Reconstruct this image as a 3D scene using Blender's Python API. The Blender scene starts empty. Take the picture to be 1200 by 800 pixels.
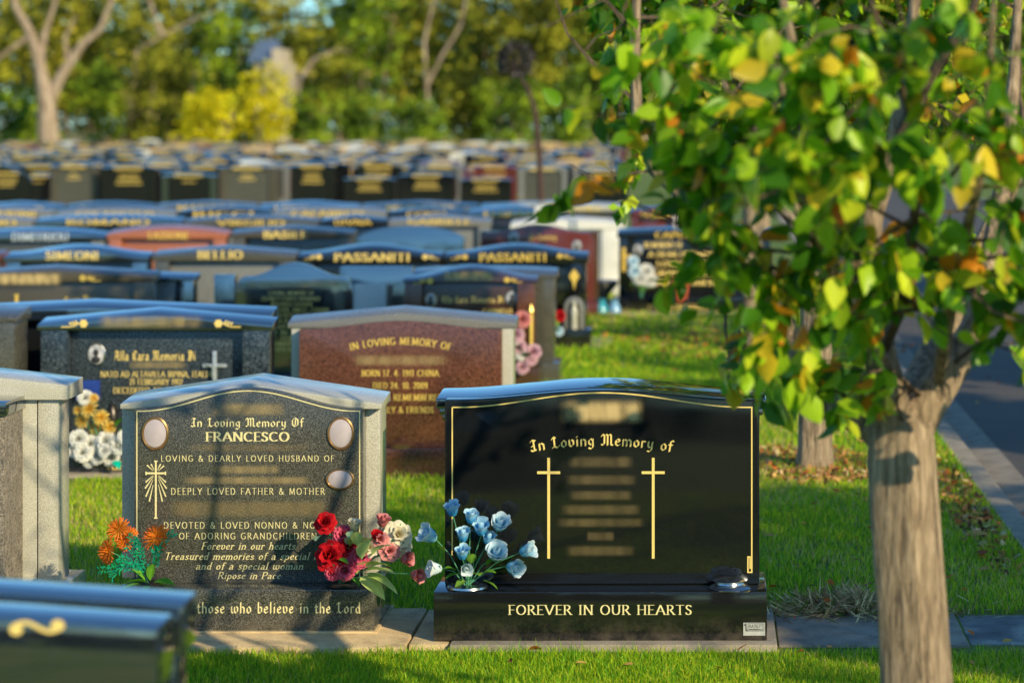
import bpy, bmesh, math, random
import numpy as np
from mathutils import Vector, Matrix
from mathutils.geometry import delaunay_2d_cdt
R = math.radians; PI = math.pi
scn = bpy.context.scene; COL = scn.collection
random.seed(7); rng = np.random.default_rng(7)
F = 85/36*1200; CAMZ = 2.03; PX, PY = 830.0, 145.0   # survey of the photograph: focal length and vanishing point
def SX(px, D): return (px-PX)*D/F
def SZ(py, D): return CAMZ-(py-PY)*D/F

# ------------------------------------------------------------------ camera, sky, sun
cam = bpy.data.cameras.new('camera'); co = bpy.data.objects.new('camera', cam); COL.objects.link(co)
co.location = (0, 0, CAMZ); co.rotation_euler = (PI/2, 0, 0)
cam.lens = 85; cam.sensor_width = 36; cam.clip_end = 2000
cam.shift_x = (600-PX)/1200; cam.shift_y = -(400-PY)/1200
cam.dof.use_dof = True; cam.dof.focus_distance = 9.45; cam.dof.aperture_fstop = 2.2; cam.dof.aperture_blades = 9
scn.camera = co
SAZ, SEL = 42, 24
w = bpy.data.worlds.new('World'); scn.world = w; w.use_nodes = True
nt = w.node_tree; sk = nt.nodes.new('ShaderNodeTexSky'); sk.sky_type = 'NISHITA'; sk.sun_disc = False
sk.sun_elevation = R(SEL); sk.sun_rotation = R(180-SAZ); sk.ozone_density = 2.0; sk.dust_density = .3; sk.air_density = 1.0
_m = nt.nodes.new('ShaderNodeMix'); _m.data_type = 'RGBA'; _m.blend_type = 'MULTIPLY'; _m.inputs[0].default_value = 1; _m.inputs[7].default_value = (.58, .98, 1.28, 1)
nt.links.new(sk.outputs[0], _m.inputs[6]); nt.links.new(_m.outputs[2], nt.nodes['Background'].inputs[0]); nt.nodes['Background'].inputs[1].default_value = .14
sl = bpy.data.lights.new('sun', 'SUN'); sl.energy = 5.0; sl.angle = R(.55); sl.color = (1, .84, .55)
so = bpy.data.objects.new('sun', sl); COL.objects.link(so)
sd = Vector((math.sin(R(SAZ))*math.cos(R(SEL)), -math.cos(R(SAZ))*math.cos(R(SEL)), math.sin(R(SEL))))
so.rotation_euler = sd.to_track_quat('Z', 'Y').to_euler(); so.location = sd*30
scn.view_settings.view_transform = 'Standard'; scn.view_settings.look = 'None'; scn.view_settings.exposure = 0
scn.render.engine = 'CYCLES'; scn.cycles.use_denoising = True
scn.cycles.max_bounces = 8; scn.cycles.transparent_max_bounces = 12

# ------------------------------------------------------------------ materials
def newmat(name):
    m = bpy.data.materials.new(name); m.use_nodes = True
    nt = m.node_tree; return m, nt, nt.nodes['Principled BSDF']
def N(nt, t, **k):
    n = nt.nodes.new(t)
    for a, b in k.items():
        if a.startswith('i_'): n.inputs[int(a[2:])].default_value = b
        else: setattr(n, a, b)
    return n
def ramp(nt, src, stops, interp='LINEAR'):
    r = N(nt, 'ShaderNodeValToRGB'); r.color_ramp.interpolation = interp
    e = r.color_ramp.elements
    while len(e) < len(stops): e.new(.5)
    for k, (p, c) in enumerate(stops): e[k].position = p; e[k].color = (*c, 1)
    nt.links.new(src, r.inputs[0]); return r.outputs[0]
def noise(nt, scale, detail=2, rough=.5, vec=None, dist=0):
    n = N(nt, 'ShaderNodeTexNoise'); n.inputs['Scale'].default_value = scale; n.inputs['Detail'].default_value = detail
    n.inputs['Roughness'].default_value = rough; n.inputs['Distortion'].default_value = dist
    if vec is not None: nt.links.new(vec, n.inputs['Vector'])
    return n.outputs[0]
def objco(nt, scale=(1, 1, 1)):
    c = N(nt, 'ShaderNodeTexCoord'); mp = N(nt, 'ShaderNodeMapping'); mp.inputs['Scale'].default_value = scale
    nt.links.new(c.outputs['Object'], mp.inputs[0]); return mp.outputs[0]
def mixc(nt, f, a, b, mode='MIX'):
    m = N(nt, 'ShaderNodeMix', data_type='RGBA', blend_type=mode)
    for s, v in ((0, f), (6, a), (7, b)):
        if isinstance(v, (int, float)): m.inputs[s].default_value = v
        elif isinstance(v, tuple): m.inputs[s].default_value = (*v, 1)
        else: nt.links.new(v, m.inputs[s])
    return m.outputs[2]
def bump(nt, p, h, s=.3, d=.01):
    b = N(nt, 'ShaderNodeBump'); b.inputs['Strength'].default_value = s; b.inputs['Distance'].default_value = d
    nt.links.new(h, b.inputs['Height']); nt.links.new(b.outputs[0], p.inputs['Normal'])
def granite(name, c0, c1, c2, grain=220, rough=.09, flake=None, rockface=False):
    m, nt, p = newmat(name); v = objco(nt)
    a = noise(nt, grain, 3, .75, v)
    col = ramp(nt, a, [(.36, c0), (.5, c1), (.66, c2)])
    if flake:
        vo = N(nt, 'ShaderNodeTexVoronoi'); vo.inputs['Scale'].default_value = flake[1]; nt.links.new(v, vo.inputs['Vector'])
        f = ramp(nt, vo.outputs['Color'], [(.62, (0, 0, 0)), (.72, (1, 1, 1))])
        col = mixc(nt, f, col, flake[0])
    big = noise(nt, 2.3, 3, .6, v)
    col = mixc(nt, ramp(nt, big, [(.3, (.0, .0, .0)), (.8, (.35, .35, .35))]), col, (c1[0]*.55, c1[1]*.55, c1[2]*.5))
    if not rockface:
        sx = N(nt, 'ShaderNodeSeparateXYZ'); nt.links.new(N(nt, 'ShaderNodeTexCoord').outputs['Object'], sx.inputs[0])
        low = ramp(nt, sx.outputs[2], [(.0, (.55,)*3), (.10, (.0,)*3)]); dn = ramp(nt, noise(nt, 11, 6, .7, v), [(.42, (0,)*3), (.75, (1,)*3)])
        dst = mixc(nt, 1, low, dn, 'MULTIPLY'); col = mixc(nt, dst, col, (.20, .16, .11))
    nt.links.new(col, p.inputs['Base Color'])
    if rockface:
        p.inputs['Roughness'].default_value = .7
        bump(nt, p, noise(nt, 14, 6, .7, v, .6), 1.0, .05)
    else:
        rr = ramp(nt, noise(nt, 5, 4, .6, v), [(.3, (rough*.7,)*3), (.75, (rough*1.8+.02,)*3)])
        nt.links.new(rr, p.inputs['Roughness'])
    p.inputs['IOR'].default_value = 3.1 if name.startswith('blue black') else 1.6
    if name.startswith('blue black'): p.inputs['Coat Weight'].default_value = .6; p.inputs['Coat Roughness'].default_value = .03
    return m
M = {}
M['black'] = granite('black granite', (.003, .004, .005), (.007, .008, .009), (.034, .036, .036), 300, .05)
M['black2'] = granite('blue black granite', (.004, .006, .010), (.010, .014, .02), (.035, .045, .06), 240, .06)
M['darkgrey'] = granite('dark grey granite', (.015, .016, .013), (.068, .067, .054), (.26, .25, .205), 230, .1)
M['lightgrey'] = granite('light grey granite', (.28, .27, .21), (.54, .52, .42), (.74, .71, .60), 260, .13)
M['bluepearl'] = granite('blue pearl granite', (.006, .010, .014), (.018, .026, .034), (.17, .21, .24), 85, .1, ((.045, .06, .075), 110))
M['brown'] = granite('red brown granite', (.025, .009, .006), (.14, .05, .027), (.26, .11, .065), 110, .1)
M['darkbrown'] = granite('dark brown granite', (.02, .010, .007), (.075, .036, .022), (.14, .075, .045), 180, .1)
M['red'] = granite('terracotta red granite', (.25, .07, .03), (.45, .14, .06), (.55, .24, .14), 180, .15)
M['burgundy'] = granite('burgundy granite', (.04, .008, .008), (.15, .03, .03), (.25, .08, .06), 180, .1)
M['white'] = granite('white marble', (.7, .69, .62), (.78, .76, .68), (.82, .8, .74), 8, .35)
M['grey'] = granite('mid grey granite', (.10, .10, .095), (.2, .2, .185), (.34, .34, .31), 210, .18)
M['olive'] = granite('olive brown granite', (.03, .025, .017), (.085, .072, .05), (.17, .15, .11), 200, .14)
M['tan'] = granite('tan sandstone', (.42, .25, .12), (.58, .38, .2), (.7, .52, .32), 60, .5)
M['rockface'] = granite('rock pitched granite', (.12, .10, .07), (.3, .25, .19), (.48, .42, .33), 120, .7, None, True)
def simple(name, c, rough=.5, metal=0, v=.15, scale=40, bp=0):
    m, nt, p = newmat(name); o = objco(nt)
    col = ramp(nt, noise(nt, scale, 4, .6, o), [(.3, tuple(x*(1-v) for x in c)), (.7, tuple(min(1, x*(1+v)) for x in c))])
    nt.links.new(col, p.inputs['Base Color']); p.inputs['Roughness'].default_value = rough; p.inputs['Metallic'].default_value = metal
    if bp: bump(nt, p, noise(nt, scale, 5, .6, o), bp, .01)
    return m
M['gold'] = simple('gilded lettering', (.95, .68, .20), .5, 0, .12, 300)
M['palegold'] = simple('pale gilded lettering', (.95, .78, .38), .45, .1, .15, 300)
M['brightgold'] = simple('sunlit gilding', (.95, .62, .13), .35, .2, .15, 60)
M['silverpaint'] = simple('silver lettering', (.6, .66, .7), .4, .2)
M['bronze'] = simple('bronze', (.5, .30, .12), .3, .9)
M['chrome'] = simple('brushed steel', (.6, .6, .58), .22, 1, .1, 90)
M['darkmetal'] = simple('tarnished metal', (.07, .06, .05), .35, .8)
M['ceramic'] = simple('ceramic portrait', (.50, .43, .44), .25, 0, .16, 9)
M['plaster'] = simple('silver crucifix metal', (.55, .6, .63), .35, .5)
M['whitepaint'] = simple('white painted steel', (.8, .8, .78), .4)
M['photo'] = simple('photo print', (.5, .5, .52), .2, 0, .6, 25)
M['potred'] = simple('red plastic pot', (.6, .10, .05), .45)
M['rust'] = simple('dark bark', (.07, .035, .025), .8, 0, .3, 60, .5)
M['stem'] = simple('green plastic stem', (.08, .30, .16), .5)
M['tag'] = simple('aluminium plate', (.62, .62, .58), .4, .3)
M['tagink'] = simple('plate ink', (.03, .03, .03), .5)
M['wall'] = simple('cream wall', (.5, .42, .3), .8); M['roofblue'] = simple('blue grey metal roof', (.12, .17, .26), .4)
M['glass'] = simple('window glass', (.03, .04, .05), .1)
# soft-edged gilding standing in for names that are blurred out
def unsharp(name, dens=1.0, bright=1.0):
    m, nt, p = newmat(name); c = N(nt, 'ShaderNodeTexCoord'); s = N(nt, 'ShaderNodeSeparateXYZ'); nt.links.new(c.outputs['Generated'], s.inputs[0])
    def edge(sock, e):
        a = N(nt, 'ShaderNodeMath', operation='SUBTRACT', i_1=.5); nt.links.new(sock, a.inputs[0])
        b = N(nt, 'ShaderNodeMath', operation='ABSOLUTE'); nt.links.new(a.outputs[0], b.inputs[0])
        r = N(nt, 'ShaderNodeMapRange', interpolation_type='SMOOTHERSTEP', i_1=.5, i_2=.5-e, i_3=0, i_4=1); nt.links.new(b.outputs[0], r.inputs[0]); return r.outputs[0]
    ex = edge(s.outputs[0], .16); ez = edge(s.outputs[2], .42)
    a = N(nt, 'ShaderNodeMath', operation='MULTIPLY'); nt.links.new(ex, a.inputs[0]); nt.links.new(ez, a.inputs[1])
    nz = ramp(nt, noise(nt, 26, 1, .4, objco(nt, (1, 1, .25))), [(.3, (.45,)*3), (.7, (1,)*3)])
    b = N(nt, 'ShaderNodeMath', operation='MULTIPLY'); nt.links.new(a.outputs[0], b.inputs[0]); nt.links.new(nz, b.inputs[1])
    d = N(nt, 'ShaderNodeMath', operation='MULTIPLY', i_1=dens); nt.links.new(b.outputs[0], d.inputs[0])
    nt.links.new(d.outputs[0], p.inputs['Alpha']); p.inputs['Base Color'].default_value = (.62*bright, .46*bright, .20*bright, 1); p.inputs['Roughness'].default_value = .5
    return m
M['unsharp'] = unsharp('worn gilding', .42); M['unsharpfaint'] = unsharp('faint worn gilding', .22, .8); M['unsharpbright'] = unsharp('bright worn gilding', .8, 1.25)

def vcol(name, rough=.6, trans=.35, spec=.3, sat=1):
    m, nt, p = newmat(name); a = N(nt, 'ShaderNodeAttribute', attribute_name='col')
    p.inputs['Roughness'].default_value = rough; p.inputs['Specular IOR Level'].default_value = spec
    nt.links.new(a.outputs['Color'], p.inputs['Base Color'])
    if trans:
        t = N(nt, 'ShaderNodeBsdfTranslucent'); nt.links.new(a.outputs['Color'], t.inputs[0])
        mx = N(nt, 'ShaderNodeMixShader', i_0=trans); nt.links.new(p.outputs[0], mx.inputs[1]); nt.links.new(t.outputs[0], mx.inputs[2])
        nt.links.new(mx.outputs[0], nt.nodes['Material Output'].inputs[0])
    return m
M['leaf'] = vcol('pear leaves', .38, .5, .4); M['grassblade'] = vcol('grass blades', .5, .5, .3)
M['petal'] = vcol('fabric petals', .7, .25, .15); M['farleaf'] = vcol('distant foliage', .7, .25, .15)
M['litter'] = vcol('dead leaves', .8, .15, .1)

def barkmat(name, c0, c1, c2, sc=22):
    m, nt, p = newmat(name); v = objco(nt, (1, 1, .14)); n1 = noise(nt, sc*2.6, 6, .65, v, .3)
    n2 = noise(nt, sc*.35, 3, .6, objco(nt, (1, 1, .5)))
    col = ramp(nt, n1, [(.32, c0), (.5, c1), (.68, c2)]); col = mixc(nt, ramp(nt, n2, [(.35, (0,)*3), (.7, (.55,)*3)]), col, tuple(x*.6 for x in c1))
    nt.links.new(col, p.inputs['Base Color']); p.inputs['Roughness'].default_value = .85; bump(nt, p, n1, 1.0, .022); return m
M['bark'] = barkmat('pear bark', (.05, .034, .022), (.40, .29, .175), (.66, .50, .33))
M['twig'] = barkmat('pear twig bark', (.05, .035, .025), (.16, .11, .07), (.26, .19, .12))
M['gumbark'] = barkmat('gum bark', (.16, .10, .06), (.40, .29, .19), (.62, .5, .36), 2)

def ground_mat():
    m, nt, p = newmat('lawn soil'); v = objco(nt)
    n = noise(nt, 1.1, 6, .6, v); n2 = noise(nt, 45, 4, .7, v)
    c = ramp(nt, n, [(.3, (.08, .17, .012)), (.5, (.17, .26, .02)), (.72, (.34, .30, .07))])
    c = mixc(nt, ramp(nt, n2, [(.35, (0,)*3), (.75, (.6,)*3)]), c, (.02, .035, .008))
    nt.links.new(c, p.inputs['Base Color']); p.inputs['Roughness'].default_value = .95; bump(nt, p, n2, .6, .03); return m
M['ground'] = ground_mat()
def concrete(name, c, wet=False):
    m, nt, p = newmat(name); v = objco(nt); n = noise(nt, 9, 7, .65, v); n2 = noise(nt, 160, 3, .6, v)
    a = ramp(nt, n, [(.25, tuple(x*.45 for x in c)), (.5, c), (.75, tuple(min(1, x*1.25) for x in c))])
    a = mixc(nt, ramp(nt, n2, [(.3, (.5,)*3), (.6, (0,)*3)]), a, tuple(x*.45 for x in c))
    nt.links.new(a, p.inputs['Base Color']); bump(nt, p, n2, .5, .01)
    if wet:
        r = ramp(nt, noise(nt, 3.2, 3, .5, v), [(.42, (.08,)*3), (.6, (.75,)*3)]); nt.links.new(r, p.inputs['Roughness'])
    else: p.inputs['Roughness'].default_value = .85
    return m
M['concrete'] = concrete('sunlit old concrete', (.72, .53, .28)); M['concretewet'] = concrete('damp concrete', (.17, .17, .17), True)  # tan concrete has sunlight put into its tone for the left segments
M['kerb'] = concrete('kerb concrete', (.38, .32, .24))
def asphalt():
    m, nt, p = newmat('asphalt'); v = objco(nt); n = noise(nt, 180, 4, .7, v); n2 = noise(nt, 1.2, 4, .6, v)
    c = ramp(nt, n, [(.3, (.05, .042, .032)), (.6, (.14, .115, .085)), (.75, (.28, .23, .17))])
    c = mixc(nt, ramp(nt, n2, [(.4, (0,)*3), (.7, (.5,)*3)]), c, (.05, .047, .045))
    nt.links.new(c, p.inputs['Base Color']); p.inputs['Roughness'].default_value = .75; bump(nt, p, n, .7, .008); return m
M['asphalt'] = asphalt()

# ------------------------------------------------------------------ object helpers
def setp(o, label=None, cat=None, group=None, kind=None):
    if label: o['label'] = label
    if cat: o['category'] = cat
    if group: o['group'] = group
    if kind: o['kind'] = kind
    return o
def sharpen(bm, ang=32):
    a = R(ang)
    for f in bm.faces: f.smooth = True
    for e in bm.edges:
        if len(e.link_faces) == 2 and e.calc_face_angle(0) > a: e.smooth = False
def link(name, bm, mats, parent=None, origin=None, smooth=True):
    me = bpy.data.meshes.new(name)
    if origin is not None: bmesh.ops.translate(bm, verts=bm.verts, vec=-Vector(origin))
    bm.normal_update()
    if smooth: sharpen(bm)
    bm.to_mesh(me); bm.free()
    if not isinstance(mats, (list, tuple)): mats = [mats]
    for m in mats: me.materials.append(m)
    o = bpy.data.objects.new(name, me); COL.objects.link(o)
    if parent is not None: o.parent = parent
    return o
class T:
    """a thing: an Empty at its base; parts are given in world coordinates"""
    def __init__(s, name, loc, label, cat, group=None):
        s.loc = Vector(loc); s.o = bpy.data.objects.new(name, None); COL.objects.link(s.o); s.o.location = loc
        s.o.empty_display_size = .2; setp(s.o, label, cat, group)
    def part(s, name, bm, mats, parent=None, smooth=True):
        return link(name, bm, mats, parent or s.o, s.loc, smooth)
def copy_tree(o, parent=None):
    c = o.copy(); COL.objects.link(c)
    if parent is not None: c.parent = parent
    for ch in list(o.children): copy_tree(ch, c)
    return c
def BM(): return bmesh.new()
def raw(bm, verts, faces, mat=0):
    vs = [bm.verts.new(v) for v in verts]; out = []
    for f in faces:
        try: q = bm.faces.new([vs[i] for i in f]); q.material_index = mat; out.append(q)
        except ValueError: pass
    return out
def prism(bm, pts, y0, y1, bevel=.004, mat=0, seg=2):
    """outline pts (x, z) extruded from y0 to y1, edges bevelled"""
    n = len(pts); t = bmesh.new()
    a = [t.verts.new((x, y0, z)) for x, z in pts]; b = [t.verts.new((x, y1, z)) for x, z in pts]
    t.faces.new(a); t.faces.new(b[::-1])
    for i in range(n): t.faces.new((a[i], b[i], b[(i+1) % n], a[(i+1) % n]))
    bmesh.ops.recalc_face_normals(t, faces=t.faces)
    if bevel:
        es = [e for e in t.edges if e.calc_face_angle(0) > R(32)]
        bmesh.ops.bevel(t, geom=es, offset=bevel, segments=seg, profile=.6, affect='EDGES', clamp_overlap=True)
    for f in t.faces: f.material_index = mat
    me = bpy.data.meshes.new('tmp'); t.to_mesh(me); t.free(); bm.from_mesh(me); bpy.data.meshes.remove(me)
def box(bm, x0, x1, y0, y1, z0, z1, bevel=.004, mat=0): prism(bm, [(x0, z0), (x1, z0), (x1, z1), (x0, z1)], y0, y1, bevel, mat)
def curve_top(x0, x1, z1, z2, style, n=28):
    """points of a top outline from right to left"""
    out = []
    for i in range(n+1):
        u = 1-2*i/n
        if style == 'gable': h = 1-abs(u)
        elif style == 'bell': h = .5+.5*math.cos(PI*min(1, abs(u)*1.04))
        elif style == 'arch': h = math.sqrt(max(0, 1-u*u*.98))
        elif style == 'serp': h = (.78+.22*math.cos(PI*u/.8)) if abs(u) < .8 else .56*max(0, 1-((abs(u)-.8)/.2)**3)**.5
        elif style == 'low': h = 1-u*u
        else: h = 0
        out.append(((x0+x1)/2+u*(x1-x0)/2, z1+(z2-z1)*h))
    return out
def tube(bm, pts, radii, seg=8, cap=True, mat=0):
    pts = [Vector(p) for p in pts]; rings = []; prev = None
    for i, p in enumerate(pts):
        d = (pts[min(i+1, len(pts)-1)]-pts[max(i-1, 0)]).normalized()
        if prev is None: u = d.orthogonal().normalized()
        else: u = (prev-d*prev.dot(d)).normalized()
        prev = u; v = d.cross(u); r = radii[i] if hasattr(radii, '__len__') else radii
        rings.append([bm.verts.new(p+(u*math.cos(2*PI*k/seg)+v*math.sin(2*PI*k/seg))*r) for k in range(seg)])
    for a, b in zip(rings, rings[1:]):
        for k in range(seg): bm.faces.new((a[k], a[(k+1) % seg], b[(k+1) % seg], b[k])).material_index = mat
    if cap: bm.faces.new(rings[0][::-1]).material_index = mat; bm.faces.new(rings[-1]).material_index = mat
def lathe(bm, prof, c, seg=28, axis='Z', sx=1, sy=1, mat=0):
    rings = []
    for r, h in prof:
        ring = []
        for k in range(seg):
            a = 2*PI*k/seg; x, y = r*math.cos(a)*sx, r*math.sin(a)*sy
            ring.append(bm.verts.new(Vector(c)+(Vector((x, y, h)) if axis == 'Z' else Vector((x, -h, y)))))
        rings.append(ring)
    for a, b in zip(rings, rings[1:]):
        for k in range(seg): bm.faces.new((a[k], a[(k+1) % seg], b[(k+1) % seg], b[k])).material_index = mat
    bm.faces.new(rings[-1]).material_index = mat
    bmesh.ops.recalc_face_normals(bm, faces=bm.faces)

# ------------------------------------------------------------------ lettering: pen strokes swept along skeletons
def arc(cx, cz, rx, rz, a0, a1, n=9): return [(cx+rx*math.cos(R(a0+(a1-a0)*i/n)), cz+rz*math.sin(R(a0+(a1-a0)*i/n))) for i in range(n+1)]
def P(s): return [[tuple(map(float, q.split(','))) for q in st.split()] for st in s.split('|')]
CAPS = {
'A': (.8, P("0.02,0 .4,1 .78,0|.17,.34 .63,.34")), 'B': (.62, P(".1,0 .1,1|.1,1 .36,1 .5,.92 .54,.77 .48,.62 .34,.54 .1,.54|.34,.54 .52,.46 .6,.28 .52,.08 .36,0 .1,0")),
'C': (.76, [arc(.42, .5, .36, .5, 48, 312, 14)]), 'D': (.78, P(".1,0 .1,1|.1,1 .38,1 .62,.86 .72,.5 .62,.14 .38,0 .1,0")),
'E': (.56, P(".1,0 .1,1|.1,1 .52,1|.1,.52 .44,.52|.1,0 .54,0")), 'F': (.54, P(".1,0 .1,1|.1,1 .52,1|.1,.5 .44,.5")),
'G': (.8, [arc(.42, .5, .36, .5, 48, 330, 14)]+P(".72,0.1 .72,.44 .5,.44")), 'H': (.78, P(".1,0 .1,1|.68,0 .68,1|.1,.52 .68,.52")),
'I': (.26, P(".13,0 .13,1")), 'J': (.4, P(".3,1 .3,.1 .18,-.08 .04,-.05")), 'K': (.72, P(".1,0 .1,1|.62,1 .12,.48|.3,.62 .7,0")), 'L': (.54, P(".1,1 .1,0 .52,0")),
'M': (.94, P(".1,0 .14,1|.14,1 .46,.1 .8,1|.8,1 .84,0")), 'N': (.82, P(".1,0 .1,1|.1,1 .72,0|.72,0 .72,1")), 'O': (.84, [arc(.42, .5, .37, .5, 90, 450, 18)]),
'P': (.6, P(".1,0 .1,1|.1,1 .38,1 .52,.9 .56,.74 .5,.56 .36,.47 .1,.47")), 'Q': (.84, [arc(.42, .5, .37, .5, 90, 450, 18)]+P(".45,.2 .8,-.15")),
'R': (.68, P(".1,0 .1,1|.1,1 .36,1 .5,.9 .54,.76 .48,.6 .34,.5 .1,.5|.3,.5 .66,0")), 'S': (.54, P(".48,.84 .38,.97 .22,1 .08,.88 .08,.7 .2,.56 .4,.44 .48,.28 .42,.08 .26,0 .1,.04 .04,.2")),
'T': (.68, P(".34,0 .34,1|.02,1 .66,1")), 'U': (.78, P(".1,1 .1,.3 .2,.06 .4,0 .58,.06 .68,.3 .68,1")), 'V': (.78, P(".02,1 .39,0 .76,1")), 'W': (1.08, P(".02,1 .3,0 .54,.96 .8,0 1.06,1")),
'X': (.72, P(".04,1 .68,0|.66,1 .06,0")), 'Y': (.7, P(".02,1 .35,.48 .35,0|.68,1 .35,.48")), 'Z': (.62, P(".06,1 .58,1 .04,0 .58,0")),
'&': (.8, P(".74,.0 .2,.7 .2,.9 .32,1 .44,.9 .44,.74 .12,.42 .06,.2 .2,.02 .4,0 .6,.18 .7,.45")), '.': (.24, P(".1,0 .14,.04")), ',': (.24, P(".14,.06 .08,-.14")),
'0': (.58, [arc(.29, .5, .24, .5, 90, 450, 14)]), '1': (.36, P(".08,.8 .2,1 .2,0")), '2': (.54, P(".06,.8 .16,.97 .34,1 .46,.86 .44,.66 .06,0 .5,0")), '3': (.54, P(".06,.92 .26,1 .44,.88 .42,.66 .22,.54 .46,.42 .48,.14 .3,0 .06,.06")),
'4': (.56, P(".4,0 .4,1 .04,.3 .54,.3")), '5': (.52, P(".46,1 .12,1 .1,.58 .32,.62 .48,.42 .44,.12 .26,0 .06,.06")), '7': (.52, P(".04,1 .5,1 .2,0")), '9': (.54, P(".46,.62 .28,.42 .08,.58 .1,.88 .28,1 .46,.86 .46,.4 .32,.08 .14,0")),
'6': (.54, P(".44,.96 .2,.8 .08,.4 .12,.1 .28,0 .46,.14 .46,.42 .3,.56 .1,.42")), '8': (.54, [arc(.27, .76, .18, .24, 90, 450, 10), arc(.27, .27, .22, .27, 90, 450, 10)]),
' ': (.36, []), '-': (.4, P(".06,.45 .34,.45"))}
LOW = {
'a': (.5, P(".08,.5 .22,.6 .38,.5 .38,.06 .46,0|.38,.34 .14,.3 .06,.12 .16,0 .38,.12")), 'b': (.5, P(".1,1 .1,.05 .26,0 .42,.14 .42,.46 .28,.6 .1,.44")), 'c': (.44, P(".4,.48 .26,.6 .08,.44 .08,.14 .24,0 .4,.1")),
'd': (.52, P(".4,1 .4,.06 .48,0|.4,.44 .24,.6 .08,.44 .08,.14 .22,0 .4,.14")), 'e': (.46, P(".08,.3 .38,.38 .36,.54 .24,.6 .08,.44 .08,.14 .24,0 .4,.1")), 'f': (.34, P(".38,.92 .26,1 .16,.88 .16,-.02|.02,.58 .32,.58")),
'g': (.5, P(".4,.46 .24,.6 .08,.46 .08,.2 .24,.06 .4,.2|.4,.58 .4,-.14 .24,-.3 .06,-.2")), 'h': (.54, P(".1,1 .1,0|.1,.44 .28,.6 .44,.46 .44,.0")), 'i': (.24, P(".12,.58 .12,0|.1,.8 .15,.86")),
'k': (.5, P(".1,1 .1,0|.42,.58 .12,.26|.22,.34 .46,0")), 'l': (.24, P(".12,1 .12,0")), 'm': (.82, P(".1,.58 .1,0|.1,.44 .26,.6 .4,.46 .4,0|.4,.44 .56,.6 .72,.46 .72,0")), 'n': (.54, P(".1,.58 .1,0|.1,.44 .28,.6 .44,.46 .44,0")),
'o': (.5, P(".25,.6 .08,.44 .08,.14 .25,0 .42,.14 .42,.44 .25,.6")), 'p': (.52, P(".1,.58 .1,-.3|.1,.44 .28,.6 .44,.44 .44,.14 .28,0 .1,.12")), 'r': (.4, P(".1,.58 .1,0|.1,.42 .24,.6 .36,.52")),
's': (.42, P(".36,.5 .22,.6 .08,.48 .12,.36 .32,.24 .36,.1 .22,0 .06,.08")), 't': (.34, P(".14,.8 .14,.08 .26,0 .34,.06|.02,.58 .3,.58")), 'u': (.54, P(".1,.58 .1,.12 .24,0 .42,.14|.42,.58 .42,.04 .5,0")),
'v': (.5, P(".08,.6 .1,.12 .24,0 .42,.16 .42,.48 .3,.6")), 'w': (.78, P(".08,.6 .1,.1 .22,0 .38,.14 .38,.56|.38,.14 .52,0 .7,.16 .7,.48 .6,.6")), 'y': (.52, P(".1,.58 .1,.2 .24,.06 .42,.2|.42,.58 .4,-.1 .24,-.3 .08,-.24"))}
BCAP = {  # blackletter capitals
'I': (.52, P(".06,.86 .2,1 .46,.9|.3,.94 .3,.14 .42,.04|.3,.5 .1,.44|.02,.12 .16,0 .4,.08")), 'L': (.6, P(".02,.8 .16,1 .2,.9 .2,.12|.02,.04 .2,.16 .4,.0 .6,.2|.2,.98 .32,.88")),
'M': (1.0, P(".02,.8 .14,1 .26,.88 .26,.14 .14,.02 .02,.1|.26,.86 .42,1 .52,.88 .52,.02|.52,.86 .7,1 .8,.88 .8,.1 .94,.02")), 'O': (.78, P(".34,1 .1,.76 .1,.24 .34,0 .66,.2 .66,.78 .4,1 .2,.9|.4,.2 .4,.8")),
'A': (.76, P(".1,.84 .3,1 .56,.86 .56,.12 .7,.02|.36,.9 .14,.2 .02,.06|.16,.42 .56,.42")), 'C': (.66, P(".6,.84 .36,1 .12,.78 .12,.24 .36,0 .62,.14|.36,.2 .36,.8")), 'D': (.74, P(".06,.94 .4,1 .66,.76 .66,.24 .36,0 .06,.1|.22,.94 .22,.1|.4,.2 .4,.8")),
'F': CAPS['F'], 'T': CAPS['T'], 'R': CAPS['R']}
def glyph(ch, style):
    if style == 'black': g = BCAP.get(ch) or LOW.get(ch) or CAPS.get(ch)
    elif ch.islower(): g = LOW.get(ch)
    else: g = CAPS.get(ch)
    return g or CAPS[' ']
NIBS = {'serif': (.135, .05, 0, 1), 'bold': (.19, .06, 0, 1), 'flare': (.115, .062, 0, 0), 'black': (.155, .035, 42, 0), 'italic': (.11, .05, 15, 1), 'tiny': (.16, .12, 0, 0), 'block': (.14, .10, 0, 0)}
_gc = {}
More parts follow.
